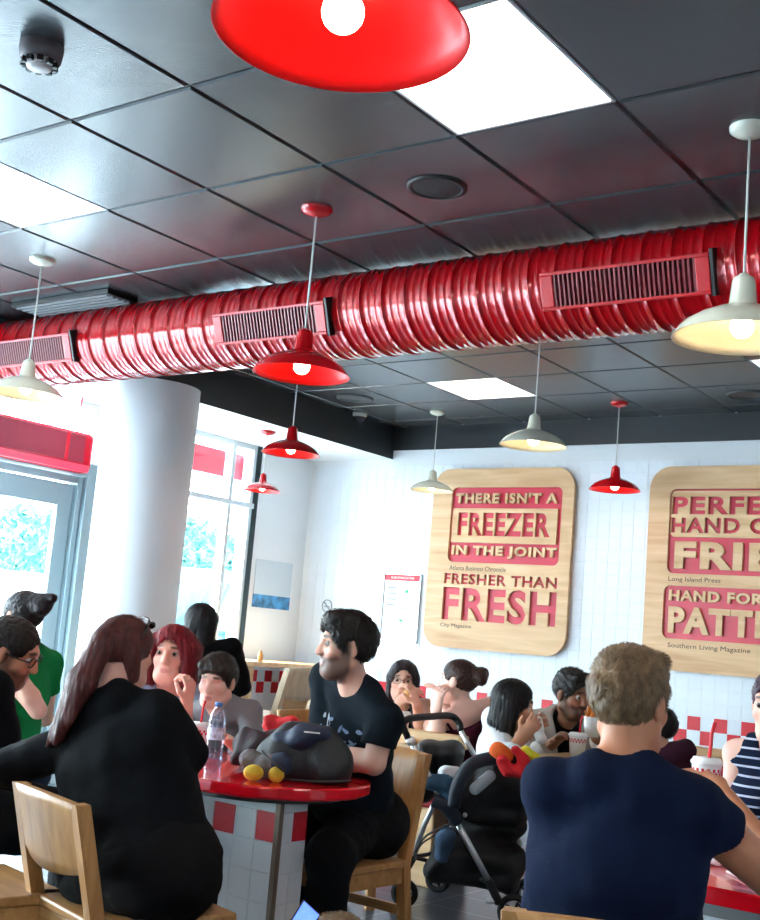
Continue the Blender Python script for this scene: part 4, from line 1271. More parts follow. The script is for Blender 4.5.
def line(x0, z0, x1, z1, th=.004):
    v = Vector((x1-x0, z1-z0)); n = Vector((-v.y, v.x)).normalized()*th/2
    vs = [bm.verts.new((x, -.0085, z)) for x, z in ((x0-n.x, z0-n.y), (x1-n.x, z1-n.y), (x1+n.x, z1+n.y), (x0+n.x, z0+n.y))]; bm.faces.new(vs)
P_ = [(-.14, -.23), (.15, -.23), (.10, .02), (-.13, -.08)]
for i in range(4): line(*P_[i], *P_[(i+1) % 4], .006)
for x0_, z0_, x1_, z1_ in ((-.03, -.23, -.02, -.05), (-.135, -.15, .12, -.12), (.05, -.23, .045, -.02)): line(x0_, z0_, x1_, z1_)
for k in range(4): line(-.15, .19-.05*k-.02, -.06, .19-.05*k-.02, .012)
for cx_, cz_, ww, h_ in ((.08, .15, .10, .09), (.08, .02, .08, .05)):
    for e in ((-1, -1, 1, -1), (1, -1, 1, 1), (1, 1, -1, 1), (-1, 1, -1, -1)): line(cx_+e[0]*ww/2, cz_+e[1]*h_/2, cx_+e[2]*ww/2, cz_+e[3]*h_/2)
obj('plan_drawing', bm, gl, t)
bm = B(); face(bm, .04, .13, .07, .155, .0088); face(bm, .0, -.12, .03, -.10, .0088); obj('green_marks', bm, mat('plan_green', '3fae76', .6), t)
# no smoking roundel on the back wall
c = on_y(327, 606, YB-.005)
t = tag(obj('no_smoking_sign', B(), None), 'faint round no smoking sign on the white back wall', 'sign')
bpy.data.objects.remove(t)
bm = B(); pts = [(.055*math.cos(2*PI*i/32), 0, .055*math.sin(2*PI*i/32)) for i in range(33)]
tube(bm, pts, .005, 6, False); tube(bm, [(-.038, 0, .038), (.038, 0, -.038)], .005, 6); tube(bm, [(-.03, .001, -.006), (.03, .001, -.006)], .006, 6)
tag(obj('no_smoking_sign', bm, mat('sign_grey', '9aa3a8', .5), None, loc=(c[0], YB-.006, c[2])), 'faint round no smoking sign on the white back wall', 'sign')
# notice on the wall beside the window
a = on_x(257, 563, XW+.005); b = on_x(288, 606, XW+.005)
t = empty('wall_notice', 'pale notice with a blue picture strip beside the dark window frame', 'poster', (XW+.002, (a[1]+b[1])/2, (a[2]+b[2])/2))
w = .50; h = a[2]-b[2]+.08
bm = B(); box(bm, (0, -w/2, -h/2+.1), (.006, w/2, h/2)); obj('sheet', bm, mat('notice_paper', 'cdd9e2', .5), t)
bm = B(); box(bm, (0, -w/2, -h/2), (.008, w/2, -h/2+.115)); obj('picture_strip', bm, mat('notice_blue', '3f86b8', .5, var=.6, vscale=14), t)
# red fascia sign outside the window, hung below the bulkhead
t = empty('outdoor_fascia_panel', 'red panel outside behind the top of the window', 'sign panel', (XW-.24, 7.45, WT))
bm = B(); box(bm, (-.025, -.5, HC+1.29-WT), (.025, .5, HC+1.52-WT), .004); obj('panel', bm, mat('fascia_red', 'd9283c', .4), t)
for yy in (-.42, .42):
    bm = B(); box(bm, (-.01, yy-.015, HC+1.52-WT), (.045, yy+.015, .004)); obj('bracket', bm, alu, t)
# ------------------------------------------------------------------ chairs and tables
def chair(label, loc, yaw, seat=.45, top=.83, group='wooden chairs', wx=None, wz=None, w=.43):
    wx = wx or oak_x; wz = wz or oak_z
    t = empty('dining_chair', label, 'chair', (loc[0], loc[1], 0), yaw, group)
    d = .42
    bm = B(); box(bm, (-w/2, -d/2, seat-.028), (w/2, d/2+.015, seat), .008); obj('seat', bm, wx, t)
    bm = B()
    box(bm, (-w/2+.03, -d/2+.005, seat-.085), (w/2-.03, -d/2+.03, seat-.029), .002); box(bm, (-w/2+.03, d/2-.035, seat-.085), (w/2-.03, d/2-.01, seat-.029), .002)
    box(bm, (-w/2+.008, -d/2+.03, seat-.085), (-w/2+.03, d/2-.03, seat-.029), .002); box(bm, (w/2-.03, -d/2+.03, seat-.085), (w/2-.008, d/2-.03, seat-.029), .002)
    obj('apron', bm, wx, t)
    for sx in (-1, 1):
        bm = B(); x = sx*(w/2-.022)
        box(bm, (x-.021, d/2-.045, 0), (x+.021, d/2-.003, seat-.030), .003); obj('leg', bm, wz, t)
        bm = B()
        # rear leg raked back, carrying on up as the post of the backrest
        for (y0, z0, y1, z1) in ((-d/2-.055, 0, -d/2+.012, seat-.02), (-d/2+.012, seat-.02, -d/2-.075, top-.01)):
            vs = []
            for (yy, zz) in ((y0, z0), (y1, z1)):
                vs.append([bm.verts.new((x+a*.019, yy+b*.021, zz)) for a, b in ((-1, -1), (1, -1), (1, 1), (-1, 1))])
            for k in range(4): bm.faces.new((vs[0][k], vs[0][(k+1) % 4], vs[1][(k+1) % 4], vs[1][k]))
            bm.faces.new(list(reversed(vs[0]))); bm.faces.new(vs[1])
        obj('leg', bm, wz, t)
    bm = B()
    zb = seat+.10; n = 12; m = 6; grid = []
    for side in (0, 1):
        g = []
        for i in range(n+1):
            u = -1+2*i/n; row = []
            for j in range(m+1):
                v = j/m; z = zb+(top-zb)*v
                y = -d/2+.012-(z-seat)/(top-seat)*.087-.028*(1-u*u)-.004+(.011 if side else -.011)
                zz = z - (.012*(u*u) if j == m else 0) + (.03*u*u if j == 0 else 0)
                row.append(bm.verts.new((u*w/2, y, zz)))
            g.append(row)
        grid.append(g)
    for i in range(n):
        for j in range(m):
            a, b = grid[0], grid[1]
            f = bm.faces.new((a[i][j], a[i+1][j], a[i+1][j+1], a[i][j+1])); f.smooth = True
            f = bm.faces.new((b[i][j], b[i][j+1], b[i+1][j+1], b[i+1][j])); f.smooth = True
    for i in range(n):
        for j in (0, m):
            f = (grid[0][i][j], grid[1][i][j], grid[1][i+1][j], grid[0][i+1][j]); bm.faces.new(f if j == 0 else tuple(reversed(f)))
    for j in range(m):
        for i in (0, n):
            f = (grid[0][i][j], grid[0][i][j+1], grid[1][i][j+1], grid[1][i][j]); bm.faces.new(f if i == 0 else tuple(reversed(f)))
    obj('backrest', bm, wz, t)
    bm = B()
    for sx in (-1, 1):
        x = sx*(w/2-.022); box(bm, (x-.009, -d/2-.02, .15), (x+.009, d/2-.03, .19), .002)
    box(bm, (-w/2+.03, -d/2-.012, .23), (w/2-.03, -d/2+.008, .265), .002)
    obj('stretcher', bm, wx, t)
    return t

table_red = mat('table_red', 'd80c1c', .12, coat=.5)
def checker_base(parent, x0, x1, y0, y1, ztop, name='base'):
    bm = B(); box(bm, (x0, y0, 0), (x1, y1, ztop), .0)
    Z = Vector((0, 0, 1)); nz = int(ztop/.1)
    for (o, u, nrm, L) in (((x0, y0), Vector((1, 0, 0)), Vector((0, -1, 0)), x1-x0), ((x1, y0), Vector((0, 1, 0)), Vector((1, 0, 0)), y1-y0),
                           ((x1, y1), Vector((-1, 0, 0)), Vector((0, 1, 0)), x1-x0), ((x0, y1), Vector((0, -1, 0)), Vector((-1, 0, 0)), y1-y0)):
        n = int(L/.1+.5)
        for i in range(n):
            w = L/n
            for j in range(nz):
                z = ztop-.05-.1*(j+1) if True else 0
                if z < 0: continue
                red = (j == 0 and (n-i) % 2 == 1) or (j == 4 and (n-i) % 2 == 0) or (j == 5 and (n-i) % 2 == 1)
                tile_quad(bm, (o[0]+u.x*w*i, o[1]+u.y*w*i, z), u, Z, nrm, w, .1, 2 if red else 1)
    b = obj(name, bm, [grout, mat('table_tile', 'dfe3e6', .2, var=.02, vscale=10), red_tile], parent)
    return b

TZ = .745
t = empty('dining_table', 'long red topped table with rounded ends on a tiled base', 'table', (-3.165, 3.28, 0), 0)
RE = .36
def stadium(L, r, n=20):
    out = []
    for k in range(n+1): a = -PI/2+PI*k/n; out.append((L/2+r*math.cos(a), r*math.sin(a)))
    for k in range(n+1): a = PI/2+PI*k/n; out.append((-L/2+r*math.cos(a), r*math.sin(a)))
    return out
bm = B(); P_ = stadium(.74, RE)
def slab(bm, pts, z0, z1, e=.006):
    """slab with eased edges"""
    n = len(pts); c = Vector((sum(p[0] for p in pts)/n, sum(p[1] for p in pts)/n))
    def ring(k, z):
        out = []
        for p in pts:
            v = Vector(p)-c; l = v.length; q = c+v*(1-k/l); out.append(bm.verts.new((q.x, q.y, z)))
        return out
    rs = [ring(e, z0), ring(0, z0+e), ring(0, z1-e), ring(e*.3, z1-e*.3), ring(e, z1)]
    for a, b in zip(rs, rs[1:]):
        for i in range(n): bm.faces.new((a[i], a[(i+1) % n], b[(i+1) % n], b[i]))
    bm.faces.new(list(reversed(rs[0]))); bm.faces.new(rs[-1])
slab(bm, P_, TZ-.040, TZ, .007); obj('tabletop', bm, table_red, t)
bm = B(); slab(bm, stadium(.70, RE-.07), TZ-.062, TZ-.041, .002); obj('underframe', bm, black_plastic, t)
BX0, BX1, BY0, BY1 = -.60, .50, -.08, -.03
checker_base(t, BX0, BX1, BY0, BY1+.1, TZ-.062)
for sx, sy in ((BX1, BY0),):
    bm = B(); box(bm, (sx-.010, sy-.012, 0), (sx+.012, sy+.010, TZ-.062), .002); obj('corner_strip', bm, mat('corner_strip', '6d5b4c', .4, .3), t)

# the boy's red table at lower right
c = at(690, 872, 2.86)
t2 = empty('dining_table', 'red topped table at lower right in front of the navy tee shirt', 'table', (-.56, 3.17, 0), 0)
bm = B(); box(bm, (-.68, -.37, TZ-.04), (.62, .40, TZ), .006, seg=3); obj('tabletop', bm, table_red, t2)
bm = B(); box(bm, (-.66, -.35, TZ-.070), (.60, .38, TZ-.0405), .002); obj('underframe', bm, mat('steel_grey', '77797a', .4, .5), t2)
checker_base(t2, -.55, .45, -.22, .20, TZ-.071)

# ------------------------------------------------------------------ chairs
p = at(128, 850, 3.33)
YW = heading(.50, .86)
ch_w = chair('light wooden chair under the woman with the ponytail', on_z(121, 893, .47)+RH*.03, heading(.78, .62), top=.765)
p = on_z(331, 853, .44)
ch_m = chair('dark wooden chair under the bearded man', p, heading(-.62, -.78), seat=.435)
p = at(600, 880, 2.22)
ch_b = chair('wooden chair under the boy in the navy tee shirt, only its top edge showing', (at(650, 800, 2.36)[0], at(650, 800, 2.36)[1], 0), heading(.30, .95), w=.46, top=.80)
p = at(-32, 850, 3.45)
ch_g = chair('wooden chair at the left edge under the man with glasses', (p[0], p[1], 0), heading(.75, .66), top=.86)
p = at(264, 718, 7.5)
white_wood = wood('bleached_wood', 'cbb595', 'e3d3b8', 'z', .8, .45)
ch_h = chair('tall pale wooden chair by the window counter', (p[0], p[1], 0), heading(-.85, .5), seat=.72, top=1.03, wx=white_wood, wz=white_wood, group=None)
p = at(334, 722, 5.75)
chair('wooden chair standing empty behind the bearded man\'s chest', (p[0], p[1], 0), heading(.3, -.95), top=.86)

# window counter and bench
a = on_x(262, 664, -6.75)
t = empty('window_counter', 'pale counter along the window at the far left', 'counter', (-6.80, 7.3, 0))
bm = B(); box(bm, (-.27, -1.0, .93), (.24, 1.12, .97), .005); obj('counter_top', bm, pale_wood, t)
for yy in (-.95, .10, 1.02):
    bm = B(); box(bm, (-.22, yy, 0), (.18, yy+.05, .93), .003); obj('support_panel', bm, pale_wood, t)
bm = B(); lathe(bm, [(.0001, 0), (.022, 0), (.024, .05), (.014, .075), (.012, .09), (.0001, .092)], 16)
c = on_z(264, 662, .97); c[0] = min(max(c[0], -7.02), -6.62)
tag(obj('sauce_bottle', bm, mat('sauce_amber', 'c98a4a', .3), None, loc=(c[0], min(c[1], 8.3), .97)), 'small amber shaker on the window counter', 'shaker')
p = at(262, 735, 6.6)
t = empty('wooden_bench', 'wooden bench in sunlight below the window counter', 'bench', (p[0], p[1], 0), heading(.9, .43))
bm = B(); box(bm, (-.30, -.2, .40), (.28, .2, .47), .004); obj('seat', bm, pale_wood, t)
for sx in (-.27, .22):
    bm = B(); box(bm, (sx, -.18, 0), (sx+.05, .18, .40), .003); obj('leg_panel', bm, pale_wood, t)

# tables of the guests at the back
def block_table(label, loc, yaw, w, d, z, name='cafe_table', top=None, base='red', ap=.09):
    t = empty(name, label, 'table', (loc[0], loc[1], 0), yaw)
    bm = B(); box(bm, (-w/2, -d/2, z-.03), (w/2, d/2, z), .004); obj('tabletop', bm, top or pale_wood, t)
    bm = B(); box(bm, (-w/2+.01, -d/2+.01, z-ap), (w/2-.01, d/2-.01, z-.031), .003); obj('apron', bm, pale_wood, t)
    checker_base(t, -w/2+.14, w/2-.14, -d/2+.14, d/2-.14, z-ap)
    return t
p1 = at(432, 737, 6.35)
block_table('pale wooden table shared by the two eating women at the back', (-3.88, 5.47), 0.0, .78, .58, .75)
p2 = at(566, 756, 5.95)
block_table('pale wooden table between the woman in white and the man in beige', (-2.62, 5.52), 0.0, .50, .56, .745)
p3 = (-1.70, 5.69)
# booth seat on the right: wooden surround with a red cushion
t = empty('booth_bench', 'wooden booth bench with a red cushion at the right edge', 'bench', (p3[0], p3[1], 0), 0)
bm = B(); box(bm, (-.55, -.10, 0), (.9, .0, .83), .006); obj('back_panel', bm, pale_wood, t)
bm = B(); box(bm, (-.55, -.0, 0), (-.50, .55, .62), .006); obj('side_panel', bm, pale_wood, t)
bm = B(); box(bm, (-.58, -.13, .83), (.92, .03, .86), .006); obj('ledge', bm, pale_wood, t)
bm = B(); box(bm, (-.55, -.62, .0), (.9, -.11, .38), .006); obj('seat_box', bm, pale_wood, t)
bm = B(); box(bm, (-.54, -.60, .38), (.88, -.17, .48), .025, seg=4); box(bm, (-.54, -.17, .42), (.88, -.102, .81), .025, seg=4); obj('cushion', bm, mat('red_vinyl', 'b01226', .4), t)
# red booth seat of the woman in burgundy, its back turned to the room
t = empty('booth_bench', 'red vinyl booth seat with wooden cap behind the stroller handle', 'bench', (-3.43, 5.30, 0), 0)
bm = B(); box(bm, (-.20, .06, 0), (.0, .44, .40), .01); obj('seat_box', bm, pale_wood, t)
bm = B(); box(bm, (-.20, .02, .40), (.18, .45, .46), .025, seg=4); obj('seat_cushion', bm, mat('red_vinyl', 'b01226', .4), t)
bm = B(); box(bm, (-.20, -.06, .44), (.18, .015, .72), .025, seg=4); obj('back_cushion', bm, mat('red_vinyl', 'b01226', .4), t)
bm = B(); box(bm, (-.22, -.075, .722), (.20, .03, .79), .006); obj('cap', bm, pale_wood, t)

# ------------------------------------------------------------------ small things on the tables
paper_m = mat('cup_paper', 'eef0ee', .5); straw_m = mat('straw_red', 'e01a2a', .35)
def cup(loc, r=.045, hgt=.12, label='', straw=True, checks=True, tilt=(0, 0), cat='cup'):
    t = empty('paper_cup', label, cat, loc); t.rotation_euler = (tilt[0], tilt[1], 0)
    bm = B(); n = 32
    lathe(bm, [(.0001, .001), (r*.72, .001), (r*.74, .0), (r*.97, hgt)], n)
    obj('body', bm, paper_m, t)
    if checks:
        bm = B()
        for rowi in range(2):
            for k in range(0, n):
                if (k+rowi) % 2: continue
                z0 = hgt*(.80-.08*rowi); z1 = z0+hgt*.08
                ra, rb = r*(.74+.23*z0/hgt)+.0006, r*(.74+.23*z1/hgt)+.0006
                a0, a1 = 2*PI*k/n, 2*PI*(k+1)/n
                bm.faces.new([bm.verts.new((q*math.cos(a), q*math.sin(a), z)) for q, a, z in ((ra, a0, z0), (ra, a1, z0), (rb, a1, z1), (rb, a0, z1))])
        obj('red_checks', bm, red_tile, t)
    bm = B(); lathe(bm, [(r*.98, hgt-.004), (r*1.04, hgt-.003), (r*1.04, hgt+.004), (r*.94, hgt+.006), (r*.90, hgt+.012), (.0001, hgt+.012)], n); obj('lid', bm, mat('lid_white', 'f2f4f4', .3), t)
    if straw:
        bm = B(); tube(bm, [(.0, 0, hgt*.3), (.008, .004, hgt+.07), (.014, .006, hgt+.075+.02)], .0045, 8); obj('straw', bm, straw_m, t)
    return t
c = on_z(195, 757, TZ); cup((c[0]+FH[0]*.03, c[1]+FH[1]*.03, TZ), .045, .115, 'white paper cup with red checks and a short straw beside the water bottle')
cup(at(705, 806, 2.80), .036, .10, 'white paper cup with red checks and a tall red straw in front of the boy')
c = on_z(577, 756, .745); cup((at(577, 755, 5.72)[0], at(577, 755, 5.72)[1], .745), .045, .12, 'white cup with a red straw just left of the navy shoulder')
c = (-3.66, 5.34); cup((c[0], c[1], .75), .042, .11, 'white paper cup on the two women\'s table', straw=False)

# water bottle
c = on_z(213, 763, TZ)
t = empty('water_bottle', 'clear plastic water bottle with a blue cap', 'bottle', (c[0], c[1], TZ))
bm = B(); prof = [(.0001, .004), (.024, .0), (.031, .008), (.0325, .02)]
for k in range(7): prof += [(.0325, .03+.016*k), (.0305, .038+.016*k)]
prof += [(.0325, .145), (.030, .165), (.020, .188), (.0125, .198), (.0125, .206)]
lathe(bm, prof, 32); pet = glass_mat('pet_plastic', (.86, .90, .97), .16, .12); obj('body', bm, pet, t)
bm = B(); lathe(bm, [(.0001, .006), (.030, .006), (.0315, .02), (.0315, .055), (.0001, .055)], 24); obj('water', bm, glass_mat('water', (.80, .87, .95), .12, .05), t)
bm = B(); lathe(bm, [(.0001, .219), (.0135, .219), (.0145, .216), (.0145, .203), (.0001, .202)], 24); obj('cap', bm, mat('cap_blue', '4a8fd4', .35), t)
bm = B(); lathe(bm, [(.0329, .085), (.0329, .13)], 32); obj('label', bm, mat('bottle_label', 'c9d3e8', .4, var=.5, vscale=60), t)

# backpack lying on the red table
bk = mat('backpack_black', '1c1f22', .6, bump=.25, bscale=250); bn = mat('backpack_navy', '1d2c44', .6, bump=.2, bscale=200)
c = on_z(303, 784, TZ) + FH*.11
ang = heading(0, 1)
t = empty('backpack', 'black and navy backpack slumped on the red table', 'backpack', (c[0], c[1], TZ), ang)
soft('body', [rcone((-.09, 0, .06), (.09, 0, .055), .085, .075), rcone((-.06, .0, .12), (.05, .0, .12), .072, .066), ell((.075, -.02, .06), (.075, .085, .09))], .006, bk, t, .04, rip=(.004, 30, 3), cuts=[(A3(0, 0, .001), A3(0, 0, -1))])
soft('top_pocket', [rcone((-.10, -.04, .125), (-.02, -.06, .15), .035, .040), rcone((-.02, -.055, .15), (.05, -.05, .155), .040, .030)], .006, bn, t, .03, rip=(.005, 40, 5))
soft('side_pocket', [ell((-.09, -.075, .05), (.05, .05, .045))], .006, bn, t, .02, rip=(.003, 40, 6), cuts=[(A3(0, 0, .002), A3(0, 0, -1))])
bm = B(); tube(bm, smooth_path([(-.15, -.09, .02), (-.06, -.115, .012), (.05, -.12, .012), (.16, -.085, .02)], 6), .005, 6); obj('zip', bm, mat('zip_black', '0e0f10', .4), t)
bm = B(); tube(bm, smooth_path([(-.02, -.10, .168), (.0, -.105, .170), (.04, -.09, .168)], 6), .003, 6); obj('light_piping', bm, white_plastic, t)

# cloth bag and soft toy beside it
c = on_z(258, 776, TZ) + FH*.14
t = empty('cloth_bag', 'crumpled maroon and black cloth bag left of the backpack', 'bag', (c[0], c[1], TZ), ang)
soft('body', [ell((0, 0, .06), (.085, .08, .075)), ell((-.05, .02, .085), (.06, .06, .06)), ell((.045, .02, .075), (.06, .06, .07)), rcone((-.09, -.02, .04), (-.06, .0, .11), .025, .02)], .005,
     mat('bag_maroon', '2a1a20', .7, var=.5, vscale=22, bump=.3, bscale=120), t, .025, rip=(.006, 45, 2), cuts=[(A3(0, 0, .001), A3(0, 0, -1))])
c = on_z(275, 776, TZ) + FH*.20
t = empty('red_scarf', 'bright red cloth bundled on top of the maroon bag', 'scarf', (c[0], c[1], TZ), ang)
soft('folds', [ell((0, 0, .09), (.06, .055, .10)), rcone((-.05, -.03, .165), (.03, -.03, .175), .022, .026), rcone((.03, -.03, .17), (.06, -.045, .13), .022, .012), ell((-.03, 0, .15), (.045, .04, .035))], .005,
     mat('scarf_red', 'd8141f', .6, bump=.2, bscale=160), t, .02, rip=(.005, 50, 4), cuts=[(A3(0, 0, .001), A3(0, 0, -1))])
c = on_z(262, 783, TZ) + FH*.045
t = empty('plush_toy', 'small grey plush toy with two yellow feet at the table edge', 'soft toy', (c[0], c[1], TZ), ang)
soft('body', [ell((.008, .045, .045), (.045, .04, .042)), ell((-.055, .07, .06), (.04, .035, .035))], .005, mat('plush_grey', '6a6566', .9, var=.3, vscale=40, bump=.5, bscale=200), t, .02)
ys = mat('plush_yellow', 'c9a82a', .8, var=.15, vscale=25, bump=.4, bscale=200)
soft('foot', [ell((-.034, -.01, .026), (.034, .032, .027))], .005, ys, t); soft('foot', [ell((.042, -.005, .026), (.027, .030, .027))], .005, ys, t)
bm = B(); tube(bm, smooth_path([(-.02, .03, .095), (.03, -.02, .065), (.07, -.03, .04)], 6), .004, 6); obj('strap', bm, mat('zip_black', '0e0f10', .4), t)

# wrapping paper and a tipped cup on the boy's table
c = on_z(706, 862, TZ)
t = tag(soft('burger_wrapper', [ell((0, 0, .012), (.075, .05, .016)), rcone((-.07, .0, .012), (.07, .02, .02), .012, .010), ell((.03, -.02, .014), (.05, .04, .014))], .004, mat('wrapper_white', 'e9e9ea', .45, bump=.3, bscale=80), None, .015, rip=(.004, 70, 1), cuts=[(A3(0, 0, .0008), A3(0, 0, -1))], loc=(c[0], c[1], TZ), rotz=ang),
        'crumpled white wrapper on the red table at lower right', 'wrapper')
c = on_z(743, 876, TZ)
t = empty('paper_bag', 'white paper sleeve with red checks lying at the right edge', 'food packaging', (c[0]+.03, c[1]+.0, TZ), ang+.1)
bm = B(); box(bm, (-.055, -.06, .0008), (.07, .05, .006), .002); obj('sheet', bm, paper_m, t)
bm = B()
for i in range(10):
    for j in range(4):
        if (i+j) % 2: continue
        x, y = -.05+.011*i, -.015+.011*j
        bm.faces.new([bm.verts.new((x+a*.011, y+b*.011, .0066)) for a, b in ((0, 0), (1, 0), (1, 1), (0, 1))])
obj('red_checks', bm, red_tile, t)

# ------------------------------------------------------------------ stroller
st = empty('baby_stroller', 'black baby stroller with silver frame beside the bearded man\'s chair', 'stroller', (*at(460, 860, 5.5)[:2], 0), 0)
SO = np.array([*at(460, 860, 5.5)[:2], 0.0])
DN, DFA = 5.35, 5.72
def sp(x, y, d): return at(x, y, d)-SO
tube_m = mat('stroller_silver', 'e2e5e8', .35, .6); blk = mat('stroller_black', '15171a', .55, bump=.15, bscale=200); navy = mat('stroller_navy', '1f2c3a', .6, bump=.2, bscale=180)
def st_tube(name, pts, r, m, sm=True, parent=None):
    bm = B(); tube(bm, smooth_path(pts, 6) if sm else pts, r, 12); return obj(name, bm, m, parent or st, True)
st_tube('handle_grip', [sp(408, 738, DN), sp(403, 725, DN), sp(410, 718.5, DN+.02), sp(432, 716.5, (DN+DFA)/2), sp(451, 716, DFA), sp(459, 723, DFA+.02), sp(460.5, 731, DFA)], .016, blk)
for y in (735, ):
    bm = B(); tube(bm, [sp(409, y+3, DN), sp(411.5, y+9, DN)], .022, 12); obj('joint', bm, white_plastic, st, True)
st_tube('frame_tube', [sp(408, 736, DN), sp(443, 803, DN)], .0135, tube_m, False)
st_tube('frame_tube', [sp(461, 731, DFA), sp(478, 762, DFA), sp(497, 800, DFA), sp(521, 845, DFA)], .0125, tube_m, False)
st_tube('frame_tube', [sp(457, 822, DN), sp(488, 880, DN)], .0145, tube_m, False)
st_tube('frame_tube', [sp(436, 800, DN+.02), sp(424, 826, DN+.12), sp(413, 856, DN+.22)], .012, tube_m, False)
st_tube('folding_hub', [sp(433, 800, DN-.01), sp(446, 806, DN-.02), sp(458, 822, DN-.01)], .032, navy)
bm = B(); sph(bm, sp(465, 815, DN-.03), .011); obj('button', bm, alu, st, True)
st_tube('lower_bar', [sp(416, 858, DN+.15), sp(440, 864, DN+.15), sp(470, 874, DN+.1), sp(490, 884, DN)], .009, blk)
st_tube('cable', [sp(416, 852, DN+.1), sp(424, 838, DN+.05), sp(436, 830, DN), sp(452, 823, DN-.02)], .005, blk)
st_tube('cable', [sp(414, 860, DN+.1), sp(420, 846, DN+.05), sp(430, 838, DN+.02), sp(448, 828, DN)], .004, blk)
st_tube('front_fork', [sp(488, 879, DN), sp(494, 892, DN), sp(499, 903, DN)], .020, blk)
bm = B(); tube(bm, [sp(487, 901, DN-.02), sp(501, 901, DN+.03)], .012, 10); obj('brake_lever', bm, alu, st, True)
axd = unit(FH*1.0+RH*.25)
def wheel(c, r, parent=st):
    e1 = np.array([0, 0, 1.0]); e2 = np.cross(axd, e1)
    def ring(bm, rr, rad, n=32):
        pts = [c+(e2*math.cos(2*PI*k/n)+e1*math.sin(2*PI*k/n))*rr for k in range(n+1)]; tube(bm, pts, rad, 8, False)
    bm = B(); ring(bm, r-.015, .015); w = obj('wheel', bm, mat('tyre', '17181a', .7), st, True)
    bm = B(); ring(bm, r-.032, .005); obj('rim', bm, alu, w, True)
    bm = B()
    for k in range(5):
        a = 2*PI*k/5; tube(bm, [c, c+(e2*math.cos(a)+e1*math.sin(a))*(r-.03)], .007, 6)
    tube(bm, [c-axd*.022, c+axd*.022], .020, 12); obj('spokes', bm, blk, w, True)
RW = .066
c = sp(405, 886, DN+.28); c[2] = RW+.001; wheel(c, RW)
c = sp(514, 915, DN+.0); c[2] = RW+.015; wheel(c, RW+.013)
c = sp(438, 876, DFA+.3); c[2] = RW+.001; wheel(c, RW)
c = sp(530, 885, DFA+.05); c[2] = RW+.015; wheel(c, RW+.013)
st_tube('axle', [sp(414, 857, DN+.2), sp(406, 872, DN+.26), sp(405, 886, DN+.28)], .016, blk)
st_tube('axle', [sp(414, 857, DN+.25), sp(440, 852, DFA+.3)], .010, blk)
def sprims(l): return [rcone(sp(*a), sp(*b), ra, rb, fl) for a, b, ra, rb, fl in l]
wide = (axd, 2.6)
soft('bassinet_back', sprims([((428, 752, 5.62), (424, 792, 5.62), .055, .05, wide), ((428, 752, 5.62), (452, 752, 5.62), .05, .05, wide), ((452, 752, 5.62), (450, 795, 5.62), .05, .05, wide)]), .010, blk, st, .03)
soft('seat_shell', sprims([((468, 800, 5.5), (500, 778, 5.5), .085, .10, (axd, 1.9)), ((500, 778, 5.5), (522, 790, 5.5), .11, .09, (axd, 1.8)), ((478, 810, 5.5), (515, 815, 5.5), .055, .06, (axd, 2.0))]), .010, mat('seat_black', '111417', .6, bump=.15, bscale=200), st, .04)
st_tube('canopy_rim', [sp(454, 806, 5.28), sp(458, 785, 5.27), sp(470, 766, 5.28), sp(488, 759, 5.3), sp(510, 759, 5.33)], .030, navy)
soft('pale_sticker', [rcone(sp(475, 789, 5.285), sp(490, 776, 5.275), .026, .026)], .006, mat('sticker_grey', 'aab2ba', .5), st)
soft('shopping_basket', sprims([((448, 850, 5.5), (512, 862, 5.5), .075, .075, (axd, 2.0)), ((460, 826, 5.55), (515, 826, 5.55), .05, .05, (axd, 2.2)), ((436, 868, 5.5), (508, 882, 5.5), .055, .05, (axd, 2.4))]), .010, mat('basket_black', '191b1e', .7, bump=.3, bscale=120), st, .05, rip=(.005, 25, 1))
def loose(name, label, cat, prims, m, rip_=(.004, 40, 1), h=.007):
    lo = np.min([p[1] for p in prims], 0); hi = np.max([p[2] for p in prims], 0); c = (lo+hi)/2; c[2] = lo[2]
    pr = [framed(p, -c, np.eye(3)) for p in prims]
    return tag(soft(name, pr, h, m, None, .02, rip=rip_, loc=c), label, cat)
def ap(x, y, d): return at(x, y, d)
loose('denim_jacket', 'blue denim bundle hanging on the stroller below the hub', 'clothes', [rcone(ap(446, 838, 5.33), ap(442, 855, 5.33), .045, .035, (axd, 1.3))], mat('denim', '33506e', .8, bump=.3, bscale=150))
loose('white_blanket', 'white cloth inside the stroller seat', 'blanket', [rcone(ap(445, 773, 5.42), ap(458, 773, 5.42), .035, .03)], mat('cloth_white', 'dfe3e8', .8))
loose('blue_blanket', 'light blue cloth inside the stroller', 'blanket', [rcone(ap(432, 783, 5.36), ap(443, 785, 5.34), .038, .033), rcone(ap(450, 795, 5.36), ap(446, 785, 5.36), .05, .045)], mat('cloth_blue', '2f5a78', .8, var=.5, vscale=9))
